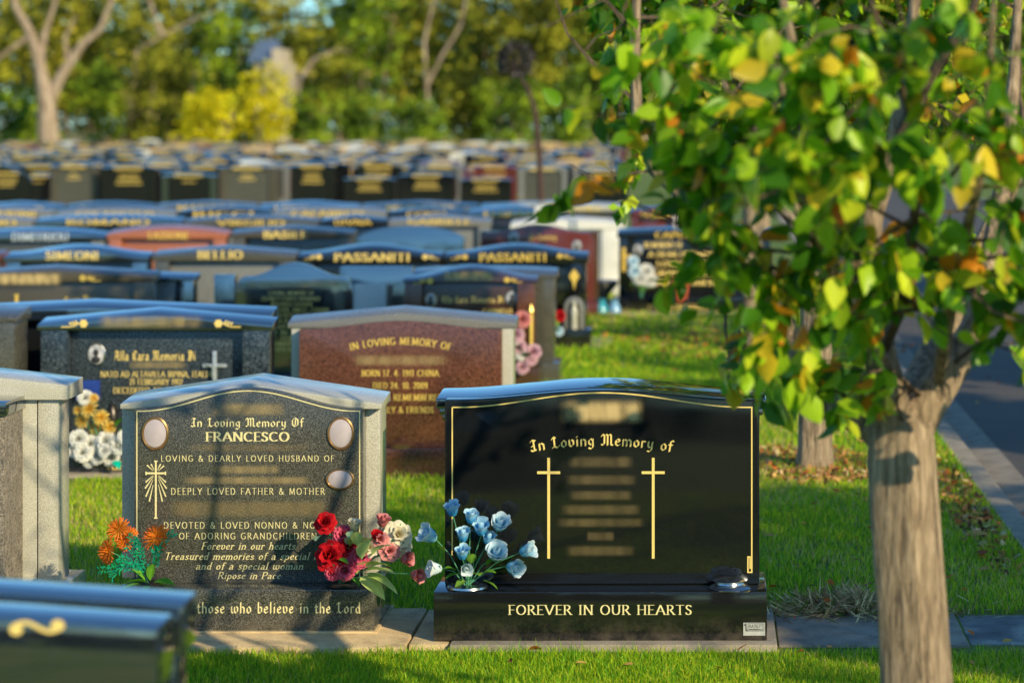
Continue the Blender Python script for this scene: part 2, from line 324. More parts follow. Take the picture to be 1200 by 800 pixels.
def glyph_mesh(ch, style):
    if (ch, style) in _gc: return _gc[(ch, style)]
    wdt, strokes = glyph(ch, style); nw, nh, na, serif = NIBS[style]; ca, sa = math.cos(R(na)), math.sin(R(na))
    nib = [Vector((x*ca-y*sa, x*sa+y*ca)) for x, y in ((-nw/2, -nh/2), (nw/2, -nh/2), (nw/2, nh/2), (-nw/2, nh/2))]
    polys = []
    def hull(pts):
        pts = sorted(set((round(p.x, 5), round(p.y, 5)) for p in pts)); 
        def half(ps):
            h = []
            for p in ps:
                while len(h) >= 2 and (h[-1][0]-h[-2][0])*(p[1]-h[-2][1])-(h[-1][1]-h[-2][1])*(p[0]-h[-2][0]) <= 1e-9: h.pop()
                h.append(p)
            return h
        a = half(pts); b = half(pts[::-1]); return a[:-1]+b[:-1]
    for st in strokes:
        pts = [Vector(p) for p in st]
        for a, b in zip(pts, pts[1:]): polys.append(hull([a+q for q in nib]+[b+q for q in nib]))
        if serif and ch not in '.,&-':
            for e, o in ((pts[0], pts[1]), (pts[-1], pts[-2])):
                top = 1 if not ch.islower() else .58
                if abs(e.x-o.x) < abs(e.y-o.y)*.75 and (abs(e.y) < .03 or abs(e.y-top) < .05 or abs(e.y-1) < .02 or e.y < -.2):
                    polys.append(hull([e+Vector((sx*(nw*.5+.075), sy*.024)) for sx in (-1, 1) for sy in (-1, 1)]))
    if not polys: _gc[(ch, style)] = (wdt, [], []); return _gc[(ch, style)]
    vs = []; fs = []
    for p in polys: fs.append(list(range(len(vs), len(vs)+len(p)))); vs += [Vector(q) for q in p]
    ov, _, of, _ov, _oe, og = delaunay_2d_cdt(vs, [], fs, 0, 1e-5); of = [f for f, g in zip(of, og) if g]
    if style == 'italic': ov = [Vector((v.x+.24*v.y, v.y)) for v in ov]
    _gc[(ch, style)] = (wdt, [(v.x, v.y) for v in ov], [tuple(f) for f in of]); return _gc[(ch, style)]
def text_bm(s, style, x0, x1, z0, h, y, track=.1, sag=0, bm=None):
    """flat gilded letters filling x0..x1, baseline z0, cap height h, on the plane y; sag arches the baseline"""
    bm = bm or BM(); tot = sum(glyph_mesh(c, style)[0]+track for c in s)-track; W = x1-x0; k = W/tot; x = 0
    xc = (x0+x1)/2
    for c in s:
        wd, vs, fs = glyph_mesh(c, style); gx = x0+(x+wd/2)*k
        u = (gx-xc)/(W/2) if W else 0; dz = -sag*u*u; ang = math.atan(-2*sag*u/(W/2)) if sag else 0; ca, sa = math.cos(ang), math.sin(ang)
        V = []
        for vx, vz in vs:
            lx, lz = (vx-wd/2)*k, vz*h; V.append(bm.verts.new((gx+lx*ca-lz*sa, y, z0+dz+lx*sa+lz*ca)))
        for f in fs:
            q = bm.faces.new([V[i] for i in f]); q.normal_update()
            if q.normal.y > 0: q.normal_flip()
        x += wd+track
    return bm
def line_bm(pts, wd, y, bm=None, closed=False):
    """a thin gilded line through (x, z) points"""
    bm = bm or BM(); n = len(pts); L = []; Rr = []
    for i, p in enumerate(pts):
        a = Vector(pts[(i-1) % n] if closed or i > 0 else p); b = Vector(pts[(i+1) % n] if closed or i < n-1 else p); p = Vector(p)
        d0 = (p-a).normalized() if (p-a).length else (b-p).normalized(); d1 = (b-p).normalized() if (b-p).length else d0
        nn = (Vector((-d0.y, d0.x))+Vector((-d1.y, d1.x))); l = nn.length; nn = nn.normalized()*min(2, 2/max(l, .5)) if l else nn
        L.append(bm.verts.new((p.x+nn.x*wd/2, y, p.y+nn.y*wd/2))); Rr.append(bm.verts.new((p.x-nn.x*wd/2, y, p.y-nn.y*wd/2)))
    for i in range(n if closed else n-1):
        j = (i+1) % n; bm.faces.new((L[i], Rr[i], Rr[j], L[j]))
    return bm
def quad_bm(x0, x1, z0, z1, y, bm=None):
    bm = bm or BM(); raw(bm, [(x0, y, z0), (x1, y, z0), (x1, y, z1), (x0, y, z1)], [(0, 1, 2, 3)]); return bm
def tilt(bm, y0, zmin, k=.035):
    for v in bm.verts:
        if v.co.z > zmin: v.co.z += (v.co.y-y0)*k
class TextPx:
    """write on a plane at distance D with the survey's pixel sizes"""
    def __init__(s, t, parent, D, mat): s.t, s.p, s.D, s.m = t, parent, D, mat; s.y = D-.0016
    def line(s, txt, style, x0, x1, yt, yb, sag=0, mat=None, track=.1):
        k = s.D/F
        return s.t.part('inscription', text_bm(txt, style, SX(x0, s.D), SX(x1, s.D), SZ(yb, s.D), (yb-yt)*k, s.y, track, sag*k), mat or s.m, s.p, False)
    def smear(s, x0, x1, yt, yb, mat='unsharp'):
        return s.t.part('unsharp_inscription', quad_bm(SX(x0, s.D), SX(x1, s.D), SZ(yb, s.D), SZ(yt, s.D), s.y+.0004), M[mat], s.p, False)
def portrait(t, parent, cx, cz, rx, rz, y, rim='bronze', face='ceramic', detail=False):
    bm = BM(); lathe(bm, [(1.0, 0), (1.02, .006), (.93, .010), (.86, .005)], (cx, y, cz), 36, 'Y', rx, rz)
    fr = t.part('portrait_frame', bm, M[rim], parent)
    bm = BM(); lathe(bm, [(.90, .004), (.6, .0085), (.3, .0105), (.05, .011)], (cx, y, cz), 30, 'Y', rx, rz)
    t.part('portrait', bm, M[face], fr)
    if detail:
        bm = BM(); lathe(bm, [(.30, .0), (.25, .004), (.05, .006)], (cx, y-.011, cz+rz*.15), 14, 'Y', rx, rz)
        lathe(bm, [(.52, .0), (.4, .003), (.05, .004)], (cx, y-.0105, cz-rz*.45), 14, 'Y', rx, rz*.6)
        t.part('portrait_figure', bm, M['tagink'], fr)
def ornament(bm, cx, cz, s, y, flip=1):
    """small gilded rosette with a leafy stem"""
    for k in range(6):
        a = k*PI/3; r = s*.34
        pts = [(cx+flip*(math.cos(a)*r*.9), cz+math.sin(a)*r*.9+0)]
        p = pts[0]; e = [(p[0]+s*.2*math.cos(q*PI/4), y, p[1]+s*.2*math.sin(q*PI/4)) for q in range(8)]
        raw(bm, [(a_, b_-k*.0002, c_) for a_, b_, c_ in e], [tuple(range(8))])
    e = [(cx+s*.26*math.cos(q*PI/4), y-.002, cz+s*.26*math.sin(q*PI/4)) for q in range(8)]; raw(bm, e, [tuple(range(8))])
    x1 = cx+flip*s*2.6
    line_bm([(cx+flip*s*.5, cz+s*.1), (cx+flip*s*1.0, cz-s*.25), (cx+flip*s*1.6, cz-s*.38), (x1, cz-s*.4)], s*.13, y-.0014, bm)
    for d in (.7, 1.05, 1.4): line_bm([(cx+flip*s*d, cz-s*.15), (cx+flip*s*(d+.25), cz+s*.35-(d-.7)*s*.3)], s*.2, y-.0018-d*.0003, bm)

# ------------------------------------------------------------------ setting
def lawn():
    bm = BM(); xs = [(-400, 0), (1.5, 0), (1.5, -.3), (7.3, -.3), (7.3, 0), (400, 0)]; a = [bm.verts.new((x, -60, z)) for x, z in xs]; b = [bm.verts.new((x, 900, z)) for x, z in xs]
    for i in range(5): bm.faces.new((a[i], a[i+1], b[i+1], b[i]))
    setp(link('lawn', bm, M['ground'], smooth=False), kind='structure')
lawn()
bm = BM(); raw(bm, [(1.88, -60, -.085), (6.9, -60, -.085), (6.9, 900, -.085), (1.88, 900, -.085)], [(0, 1, 2, 3)])
setp(link('road', bm, M['asphalt'], smooth=False), kind='structure')
def kerb(x0, s):
    bm = BM(); prof = [(0, -.2), (0, .012), (.10, .014), (.125, .008), (.15, -.10), (.16, -.108), (.385, -.078), (.385, -.2)]
    for k in range(-4, 46):
        y0 = k*3.0+.004; y1 = y0+2.992
        a = [bm.verts.new((x0+s*x, y0, z)) for x, z in prof]; b = [bm.verts.new((x0+s*x, y1, z)) for x, z in prof]
        for i in range(len(prof)-1): bm.faces.new((a[i], a[i+1], b[i+1], b[i]))
        bm.faces.new(a); bm.faces.new(b)
    bmesh.ops.recalc_face_normals(bm, faces=bm.faces)
    return link('kerb', bm, M['kerb'])
setp(kerb(1.497, 1), kind='structure'); setp(kerb(7.29, -1), kind='structure')
# concrete strips the headstones stand on
def strip(y0, y1, segs, z, mats):
    bm = BM()
    for i, (xa, xb, m, dz, dy) in enumerate(segs): box(bm, xa+.004, xb-.004, y0+dy, y1, -.1, z+dz, .008, m)
    for v in bm.verts: v.co.z += random.uniform(-.0015, .0015)
    setp(link('concrete_strip', bm, mats), kind='structure')
strip(9.26, 10.0, [(-4.6, -3.2, 0, 0, 0), (-3.2, -1.16, 0, 0, 0), (-1.16, -1.0, 0, -.004, .07), (-1.0, .27, 1, 0, .04), (.27, 1.02, 1, -.018, .12), (1.02, 1.495, 2, -.026, .16)], .028, [M['concrete'], M['kerb'], M['concretewet']])
for y0, x1 in ((13.85, -.9), (18.3, -.9), (21.9, -.9), (25.5, .9)):
    strip(y0, y0+.9, [(-9+k*3, min(x1, -6+k*3), 0, 0, 0) for k in range(4) if -9+k*3 < x1], .02, [M['kerb']])

# grass blades
KEEP = []   # footprints (x0, x1, y0, y1) without blades
def blades(name, regions):
    V = []; Fc = []; C = []; base = 0
    for (x0, x1, y0, y1, dens, ln, wd) in regions:
        n = int((x1-x0)*(y1-y0)*dens); x = rng.uniform(x0, x1, n); y = rng.uniform(y0, y1, n)
        keep = np.ones(n, bool)
        for a, b, c, d in KEEP: keep &= ~((x > a) & (x < b) & (y > c) & (y < d))
        x, y = x[keep], y[keep]; n = len(x)
        patch = np.sin(x*2.1+1.3*np.sin(y*1.7))*np.sin(y*2.6+x*.8)+.5*np.sin(x*7.3+y*4.1)*np.sin(y*6.1-x*3.3)
        L = ln*rng.uniform(.5, 1.25, n)*(1+.16*patch); a = rng.uniform(0, 2*PI, n); lean = rng.uniform(.05, .9, n)*L; la = rng.uniform(0, 2*PI, n)
        dx, dy = np.cos(a)*wd/2, np.sin(a)*wd/2; lx, ly = np.cos(la)*lean, np.sin(la)*lean; z = np.zeros(n)
        p = np.stack([np.stack([x-dx, y-dy, z-.004], 1), np.stack([x+dx, y+dy, z-.004], 1), np.stack([x+dx*.7+lx*.4, y+dy*.7+ly*.4, L*.6], 1), np.stack([x-dx*.7+lx*.4, y-dy*.7+ly*.4, L*.6], 1), np.stack([x+lx, y+ly, L*.95], 1)], 1)
        r = rng.random(n); pal = np.array([(.15, .40, .014), (.34, .62, .018), (.60, .76, .026), (.76, .72, .05), (.84, .64, .26)])
        big = np.sin(x*.9+2)*np.sin(y*.55+x*.4)+.6*np.sin(x*3.1+y*1.3)*np.sin(y*2.2); idx = np.digitize(r-.06*patch+.20*np.clip(big, -.6, 1), [.24, .50, .78, .93]); idx = np.clip(idx, 0, 4); c = pal[idx]*rng.uniform(.75, 1.2, (n, 1))
        V.append(p.reshape(-1, 3)); C.append(np.repeat(c, 5, 0))
        b = base+np.arange(n)*5; Fc.append((b, n)); base += n*5
    V = np.concatenate(V); C = np.concatenate(C); b = np.concatenate([q[0] for q in Fc]); n = len(b)
    loops = np.stack([b, b+1, b+2, b+3, b+3, b+2, b+4], 1).reshape(-1)
    starts = np.stack([np.arange(n)*7, np.arange(n)*7+4], 1).reshape(-1)
    return npmesh(name, V, loops, starts, C, M['grassblade'])
def npmesh(name, V, loops, starts, C, mat, parent=None):
    me = bpy.data.meshes.new(name); me.vertices.add(len(V)); me.vertices.foreach_set('co', np.ascontiguousarray(V, np.float32).ravel())
    me.loops.add(len(loops)); me.loops.foreach_set('vertex_index', loops.astype(np.int32)); me.polygons.add(len(starts)); me.polygons.foreach_set('loop_start', starts.astype(np.int32))
    me.update(calc_edges=True)
    at = me.color_attributes.new('col', 'FLOAT_COLOR', 'POINT'); c4 = np.ones((len(V), 4), np.float32); c4[:, :3] = C; at.data.foreach_set('color', c4.ravel())
    me.materials.append(mat); o = bpy.data.objects.new(name, me); COL.objects.link(o)
    if parent is not None: o.parent = parent
    return o
def set_col(o, fn):
    me = o.data; at = me.color_attributes.new('col', 'FLOAT_COLOR', 'POINT')
    for i, v in enumerate(me.vertices): at.data[i].color = (*fn(v.co), 1)

# ------------------------------------------------------------------ the two sharp headstones
def inset(pts, d):
    n = len(pts); out = []
    for i in range(n):
        a, p, b = Vector(pts[i-1]), Vector(pts[i]), Vector(pts[(i+1) % n]); d0 = (p-a).normalized(); d1 = (b-p).normalized()
        n0 = Vector((-d0.y, d0.x)); n1 = Vector((-d1.y, d1.x)); m = n0+n1; m = m/max(.2, (1+n0.dot(n1))); out.append(tuple(p+m*d))
    return out
# -- black one, right
D = 9.52
t = T('headstone', (SX(704, 9.37), 9.55, .028), 'glossy black headstone with two gold crosses and FOREVER IN OUR HEARTS on its base', 'headstone')
x0, x1 = -1.065, .228; KEEP.append((x0, x1, 9.3, 9.9))
bm = BM(); box(bm, x0, x1, 9.37, 9.80, .028, .217, .005); base = t.part('base', bm, M['black'])
sx0, sx1 = SX(521, D), SX(890, D)
out = [(sx0, .2165), (sx1, .2165)]+curve_top(sx0, sx1, .944, .982, 'bell', 40)
bm = BM(); prism(bm, out, D, 9.62, .009, 0, 3); slab = t.part('slab', bm, M['black'])
cx0, cx1 = SX(510.5, 9.57), SX(898, 9.57)
ct = curve_top(cx0, cx1, .958, 1.0, 'bell', 40)
bm = BM(); prism(bm, [(cx0, .90), (cx1, .90)]+ct, 9.572, 9.83, .009, 0, 3)
box(bm, cx0+.014, cx1-.014, 9.578, 9.82, .876, .902, .004); box(bm, cx0+.026, cx1-.026, 9.584, 9.81, .852, .878, .004)
tilt(bm, 9.83, .93, .06); t.part('cap', bm, M['black2'])
bm = BM(); box(bm, sx0+.012, sx1-.012, 9.612, 9.79, .2165, .86, .003); t.part('backing', bm, M['black'])
tx = TextPx(t, slab, D, M['gold']); y = D-.0016
brd = [(SX(530, D), SZ(650, D)), (SX(530, D), SZ(477, D))]+[(x, z) for x, z in curve_top(SX(530, D), SX(881, D), SZ(477, D), SZ(460, D), 'bell', 40)[::-1]]+[(SX(881, D), SZ(670, D)), (SX(876.5, D), SZ(670, D)), (SX(876.5, D), SZ(652, D)), (SX(879, D), SZ(652, D)), (SX(879, D), SZ(666, D))]
t.part('gold_border', line_bm(brd, .0052, y), M['gold'], slab, False)
tx.line('In Loving Memory of', 'black', 622.5, 787, 508.5, 521.5, sag=7.5)
for cx in (643, 765.5):
    bm = BM(); quad_bm(SX(cx-1.6, D), SX(cx+1.6, D), SZ(654, D), SZ(536, D), y, bm); quad_bm(SX(cx-13.5, D), SX(cx-1.7, D), SZ(555, D), SZ(551.8, D), y, bm); quad_bm(SX(cx+1.7, D), SX(cx+13.5, D), SZ(555, D), SZ(551.8, D), y, bm)
    t.part('gold_cross', bm, M['gold'], slab, False)
tx.smear(652, 758, 464, 500, 'unsharpbright')
for yc, ww, hh in ((541, 84, 19), (562, 90, 17), (580, 80, 16), (597, 100, 17), (612, 110, 15), (628, 36, 15), (645, 86, 17)): tx.smear(704-ww/2, 704+ww/2, yc-hh/2, yc+hh/2, 'unsharpfaint')
tb = TextPx(t, base, 9.37, M['palegold']); tb.line('FOREVER IN OUR HEARTS', 'serif', 596, 810.5, 708.5, 719.5, track=.16)
bx0, bx1, bz0, bz1 = SX(871, 9.37), SX(896.5, 9.37), SZ(744, 9.37), SZ(729, 9.37)
bm = BM(); box(bm, bx0, bx1, 9.3665, 9.3695, bz0, bz1, 0); pl = t.part('maker_plate', bm, M['tag'], base)
bm = BM(); mw = bx1-bx0; line_bm([(bx0+mw*.22, bz0+.018), (bx1-.004, bz0+.018), (bx1-.004, bz1-.003), (bx0+mw*.22, bz1-.003)], .0016, 9.366, bm, True)
line_bm([(bx0+mw*.04, bz1-.010), (bx0+mw*.12, bz1-.004), (bx0+mw*.13, bz0+.02), (bx0+mw*.2, bz0+.018)], .004, 9.3655, bm)
text_bm('A.A.TILLETT', 'tiny', bx0+mw*.27, bx1-.007, bz0+.032, .0105, 9.3658, bm=bm); text_bm('MEMORIALS', 'tiny', bx0+mw*.27, bx1-.007, bz0+.021, .006, 9.3656, bm=bm); t.part('plate_lettering', bm, M['tagink'], pl, False)
lx = SX(855, 9.44); bm = BM(); lathe(bm, [(.082, 0), (.084, .004), (.074, .011), (.058, .019), (.056, .026), (.050, .027)], (lx, 9.443, .2172)); hold = t.part('flower_holder', bm, M['chrome'], base)
bm = BM(); lathe(bm, [(.06, .0), (.062, .004), (.052, .009), (.01, .012)], (lx-.004, 9.445, .2445)); lid = t.part('lid', bm, M['chrome'], hold)
bm = BM()
for k in range(6): a = k*PI/3+.3; lathe(bm, [(.011, 0), (.010, .0012), (.002, .0013)], (lx-.004+.034*math.cos(a), 9.445+.034*math.sin(a), .2535), 10)
t.part('lid_opening', bm, M['tagink'], lid)
# -- grey one, left
t = T('headstone', (SX(290, 9.52), 9.7, .03), 'dark grey granite headstone in a pale peaked frame with three oval portraits', 'headstone')
gx0, gx1 = SX(137, 9.52), SX(439, 9.52); KEEP.append((gx0, gx1, 9.3, 10.0))
bm = BM(); box(bm, gx0, gx1, 9.52, 10.02, .027, .197, .006); base = t.part('base', bm, M['darkgrey'])
bm = BM(); box(bm, gx0-.008, gx1+.012, 9.50, 10.03, .0285, .036, .002)
t.part('mortar_bed', bm, M['concrete'])
D = 9.66; sx0, sx1 = SX(157, D), SX(425, D)
out = [(sx0, .1965), (sx1, .1965)]+curve_top(sx0, sx1, .893, .976, 'bell', 40)
bm = BM(); prism(bm, out, D, 9.765, .006, 0, 2); slab = t.part('slab', bm, M['darkgrey'])
for a, b in ((SX(143, 9.77), SX(175, 9.77)), (SX(415, 9.77), SX(445.5, 9.77))):
    bm = BM(); box(bm, a, b, 9.768, 9.96, .1965, .884, .004); t.part('pier', bm, M['lightgrey'])
bm = BM(); box(bm, SX(175, 9.77)+.003, SX(415, 9.77)-.003, 9.79, 9.94, .1965, .884, .002); t.part('back_panel', bm, M['lightgrey'])
cx0, cx1 = SX(141.3, 9.71), SX(447.5, 9.71)
bm = BM(); prism(bm, [(cx0, .886), (cx1, .886)]+curve_top(cx0, cx1, .926, 1.003, 'gable', 2), 9.70, 9.98, .004); 
tilt2 = [setattr(v.co, 'z', v.co.z+(v.co.y-9.98)*.07) for v in bm.verts if v.co.z > .91]
t.part('cap', bm, M['lightgrey'])
tx = TextPx(t, slab, D, M['palegold']); y = D-.0016
brd = [(SX(160.5, D), SZ(676, D)), (SX(160.5, D), SZ(481.5, D))]+curve_top(SX(160.5, D), SX(421.5, D), SZ(481.5, D), SZ(457.8, D), 'bell', 40)[::-1]+[(SX(421.5, D), SZ(676, D))]
t.part('gold_border', line_bm(brd, .0048, y), M['palegold'], slab, False)
tx.smear(243, 338, 469, 490)
tx.line('In Loving Memory Of', 'black', 224, 355.5, 489.6, 499.6); tx.line('FRANCESCO', 'bold', 241.5, 338.7, 506.2, 516.6, track=.12)
tx.smear(212, 370, 518, 531, 'unsharpfaint'); tx.line('LOVING & DEARLY LOVED HUSBAND OF', 'flare', 188.8, 391.5, 533.4, 540.2, track=.28)
tx.smear(245, 332, 543, 557); tx.smear(208, 372, 556, 569); tx.line('DEEPLY LOVED FATHER & MOTHER', 'flare', 200.5, 380.5, 571.6, 579, track=.28)
tx.smear(188, 402, 582, 610); tx.smear(190, 400, 584, 608, 'unsharpfaint')
tx.line('DEVOTED & LOVED NONNO & NONNA', 'flare', 192, 393, 611.4, 618.6, track=.26); tx.line('OF ADORING GRANDCHILDREN', 'flare', 210, 371, 624, 631.2, track=.26)
tx.line('Forever in our hearts', 'italic', 236, 345.7, 635, 643.2); tx.line('Treasured memories of a special man', 'italic', 192.3, 388, 647, 655.2)
tx.line('and of a special woman', 'italic', 229.3, 355, 658.6, 666.6); tx.line('Ripose in Pace', 'italic', 255, 328.5, 670, 677.6)
bm = BM(); cxp, czt, czb = 182.7, 540, 606
for k, (a, l0, l1) in enumerate([(118, 4, 12), (138, 4, 14), (62, 4, 12), (42, 4, 13), (200, 5, 15)][:4]+[(222, 4, 16), (235, 5, 22), (247, 8, 30), (257, 14, 34), (318, 4, 16), (305, 5, 22), (293, 8, 30), (283, 14, 34)]):
    ox, oz = cxp, 554; d = Vector((math.cos(R(a)), math.sin(R(a)))); nrm = Vector((-d.y, d.x)); q0 = Vector((ox, oz))+Vector((d.x, -d.y))*l0; q1 = Vector((ox, oz))+Vector((d.x, -d.y))*l1; nn = Vector((nrm.x, -nrm.y))
    pts = [q0+nn*.25, q0-nn*.25, q1-nn*.9, q1+nn*.9]; f = raw(bm, [(SX(p.x, D), y+.0003, SZ(p.y, D)) for p in pts], [(0, 1, 2, 3)])
quad_bm(SX(cxp-1.1, D), SX(cxp+1.1, D), SZ(czb, D), SZ(czt, D), y, bm)
quad_bm(SX(cxp-11, D), SX(cxp-1.15, D), SZ(555.3, D), SZ(553, D), y, bm); quad_bm(SX(cxp+1.15, D), SX(cxp+11, D), SZ(555.3, D), SZ(553, D), y, bm)
for px, py, a, b in ((cxp, 540, 2.1, .8), (cxp, 606.5, 2.1, .8), (cxp-11.4, 554.2, .8, 2.1), (cxp+11.4, 554.2, .8, 2.1)): quad_bm(SX(px-a, D), SX(px+a, D), SZ(py+b, D), SZ(py-b, D), y-.0003, bm)
t.part('gold_cross', bm, M['palegold'], slab, False)
k = D/F
portrait(t, slab, SX(182, D), SZ(507.3, D), 15.6*k, 19.6*k, D-.001); portrait(t, slab, SX(399.5, D), SZ(507.3, D), 15.6*k, 19.6*k, D-.001); portrait(t, slab, SX(398.7, D), SZ(561, D), 16.6*k, 12.2*k, D-.001)
TextPx(t, base, 9.52, M['palegold']).line('those who believe in the Lord', 'black', 231, 422.6, 705.2, 717.8, track=.13)
for px in (172, 401):
    bm = BM(); lathe(bm, [(.062, 0), (.064, .004), (.05, .010), (.045, .016), (.03, .016)], (SX(px, 9.585), 9.588, .1972)); t.part('flower_holder', bm, M['darkmetal'], base)

# -- pale grey with rock-pitched slab, at the left edge
t = T('headstone', (-3.25, 9.8, .02), 'headstone cut by the left edge with rough rock pitched side and pale grey granite frame', 'headstone')
KEEP.append((-4.6, -2.5, 9.3, 10.3))
bm = BM(); box(bm, -3.9, -2.61, 9.45, 10.14, .02, .163, .006); base = t.part('base', bm, M['lightgrey'])
bm = BM(); box(bm, -3.68, -2.795, 9.60, 9.86, .1625, .87, .003); 
t.part('slab', bm, [M['rockface']])
bm = BM(); box(bm, -3.69, -2.785, 9.585, 9.87, .8705, .925, .005); t.part('slab_cap', bm, M['black2'])
bm = BM(); box(bm, -3.72, SX(44.5, 9.9), 9.885, 10.03, .1625, .905, .004); t.part('inner_pier', bm, M['lightgrey'])
bm = BM(); box(bm, SX(46, 9.9), SX(70, 9.9), 9.88, 10.05, .1625, .905, .004); t.part('pier', bm, M['lightgrey'])
bm = BM(); box(bm, -3.9, -3.73, 9.88, 10.05, .1625, .905, .004); t.part('pier', bm, M['lightgrey'])
cz = [(-3.93, .9055), (SX(79, 9.85), .9055)]+curve_top(-3.93, SX(79, 9.85), .965, 1.04, 'gable', 2)
bm = BM(); prism(bm, cz, 9.85, 10.10, .004); tilt(bm, 9.85, .95); t.part('cap', bm, M['lightgrey'])

# -- foreground black pair, out of focus
def frame_stone(D, x0, x1, Zt, peak, label, cap='gable', capm='black', slabm='black', pierm=None, capth=.085, pier=.13, recess=.09, depth=.26, baseh=.17, proud=False, group=None, rot=False, name='headstone', z0=.0, slabtop=None, basem=None, basex=.03, tl=.17):
    """base + two piers + cap + slab; returns thing, slab, cap, base"""
    t = T(name, ((x0+x1)/2, D+depth/2, z0), label, 'headstone', group); pierm = pierm or capm
    KEEP.append((x0-.02, x1+.02, D-.16, D+depth+.05))
    bm = BM(); box(bm, x0-basex, x1+basex, D-.15, D+depth+.03, z0, baseh, .006); base = t.part('base', bm, M[basem or slabm])
    zc = Zt-peak-capth; dp = .0 if not proud else .05
    for a, b in ((x0+.02, x0+.02+pier), (x1-.02-pier, x1-.02)):
        bm = BM(); box(bm, a, b, D+.012, D+depth-.012, baseh-.0005, zc+.0005, .004); t.part('pier', bm, M[pierm])
    a, b = x0+.02+pier+.002, x1-.02-pier-.002
    if proud:
        a -= pier*.55; b += pier*.55; ys, ye = D-.07, D+.010
        o = [(a, baseh-.0005), (b, baseh-.0005)]+curve_top(a, b, zc-.003, zc+peak*.75, 'bell', 24); bm = BM(); prism(bm, o, ys, ye, .004)
    else:
        ys = D+recess; bm = BM(); box(bm, a, b, ys, D+depth-.03, baseh-.0005, zc+.0005, .003)
    slab = t.part('slab', bm, M[slabm])
    top = curve_top(x0, x1, Zt-peak, Zt, cap, 2 if cap == 'gable' else 28)
    bm = BM(); prism(bm, [(x0, zc), (x1, zc)]+top, D, D+depth, .005); tilt(bm, D+depth, zc+capth*.5, tl); cp = t.part('cap', bm, M[capm])
    return t, slab, cp, base, ys
xr = -1.117
t, slab, cp, base, ys = frame_stone(4.9, -2.45, xr, 1.06, .05, 'nearest black headstone, bottom left corner, with a gold scroll on its cap', capth=.13, depth=.144, tl=.03, recess=.05, pier=.15, slabm='black', capm='black2')
bm = BM(); sc = []
for i in range(25):
    u = i/24; sc.append((SX(14+60*u, 4.9), SZ(734+6*math.sin(u*2*PI)*(1)*-.9, 4.9)))
line_bm(sc, .0085, 4.8985, bm)
for px, py in ((19, 737), (68, 732)):
    q = [(SX(px, 4.9)+.014*math.cos(a*PI/6), 4.898, SZ(py, 4.9)+.012*math.sin(a*PI/6)) for a in range(12)]; raw(bm, q, [tuple(range(12))])
t.part('gold_scroll', bm, M['gold'], cp, False)
tx = TextPx(t, slab, ys, M['gold']); tx.smear(-60, 62, 776, 800, 'unsharpfaint'); tx.smear(82, 118, 774, 812, 'unsharpfaint')
t, slab, cp, base, ys = frame_stone(5.14, -2.45, xr, 1.06, .05, 'second black granite headstone backing onto the nearest one at the bottom left corner', capth=.11, depth=.14, tl=.03, recess=.02, pier=.15, capm='black2')

# ------------------------------------------------------------------ row 2
D = 14.1
t, slab, cp, base, ys = frame_stone(D, SX(43, D), SX(319, D), SZ(362, D), .062, 'blue flecked granite headstone with crucifix, oval portrait and Italian gold lettering', 'gable', 'black2', 'bluepearl', 'bluepearl', .062, .155, .10, .2)
tx = TextPx(t, slab, ys, M['gold']); tx.line('Alla Cara Memoria Di', 'black', 134, 229, 411, 422); tx.smear(148, 222, 421, 434, 'unsharp')
tx.line('NATO AD ALTAVILLA IRPINA, ITALIA', 'serif', 118, 248, 435, 441.5); tx.line('21 FEBRUARY 1912', 'serif', 152, 214, 444, 450.5); tx.line('DECEDUTO AD ADELAIDE', 'serif', 133, 232, 454, 460.5)
portrait(t, slab, SX(113, ys), SZ(415, ys), .052, .068, ys-.001, 'chrome', 'photo', True)
TextPx(t, base, D-.15, M['gold']).line('RIPOSI IN PACE', 'serif', 126, 232, 540.5, 550)
bm = BM(); ornament(bm, SX(98, D), SZ(379, D), .05, D-.0016, -1); t.part('gold_rose', bm, M['gold'], cp, False); bm = BM(); ornament(bm, SX(256, D), SZ(379, D), .05, D-.0016, 1); t.part('gold_rose', bm, M['gold'], cp, False)
TextPx(t, cp, D, M['gold']).smear(110, 244, 367, 387)
bm = BM(); cx, cz = SX(252, ys), SZ(424, ys); k = ys/F
box(bm, cx-.012, cx+.012, ys-.02, ys-.003, SZ(452, ys), SZ(411, ys), .003); box(bm, cx-14*k, cx+14*k, ys-.021, ys-.004, SZ(430, ys), SZ(426, ys), .003)
cr = t.part('crucifix', bm, M['plaster'], slab)
bm = BM(); tube(bm, [(cx, ys-.028, SZ(446, ys)), (cx-.004, ys-.03, SZ(438, ys)), (cx, ys-.03, SZ(430, ys))], [.006, .011, .014], 8); tube(bm, [(cx-.05, ys-.026, SZ(426, ys)), (cx, ys-.03, SZ(430, ys)), (cx+.05, ys-.026, SZ(426, ys))], [.005, .008, .005], 6); lathe(bm, [(.011, 0), (.012, .008), (.003, .014)], (cx, ys-.03, SZ(428.5, ys)), 8); t.part('figure', bm, M['plaster'], cr)
bm = BM(); box(bm, SX(90, ys), SX(118, ys), ys-.03, ys-.003, SZ(468, ys), SZ(445, ys), .003); t.part('blue_plaque', bm, simple('blue glass plaque', (.02, .05, .25), .15), slab)
bm = BM(); lathe(bm, [(.03, 0), (.04, .03), (.035, .09), (.02, .12), (.022, .13)], (SX(131, 14.05), 14.06, .27), 12); box(bm, SX(127, 14.05), SX(135, 14.05), 13.99, 14.1, .17, .27, .004)
cand = t.part('lantern', bm, M['darkmetal'], base)
D = 14.0
t, slab, cp, base, ys = frame_stone(D, SX(337, D), SX(605, D), SZ(360, D), .06, 'red brown granite headstone framed in grey with IN LOVING MEMORY OF arched in gold', 'gable', 'grey', 'brown', 'lightgrey', .06, .125, .1, .2, .17, True)
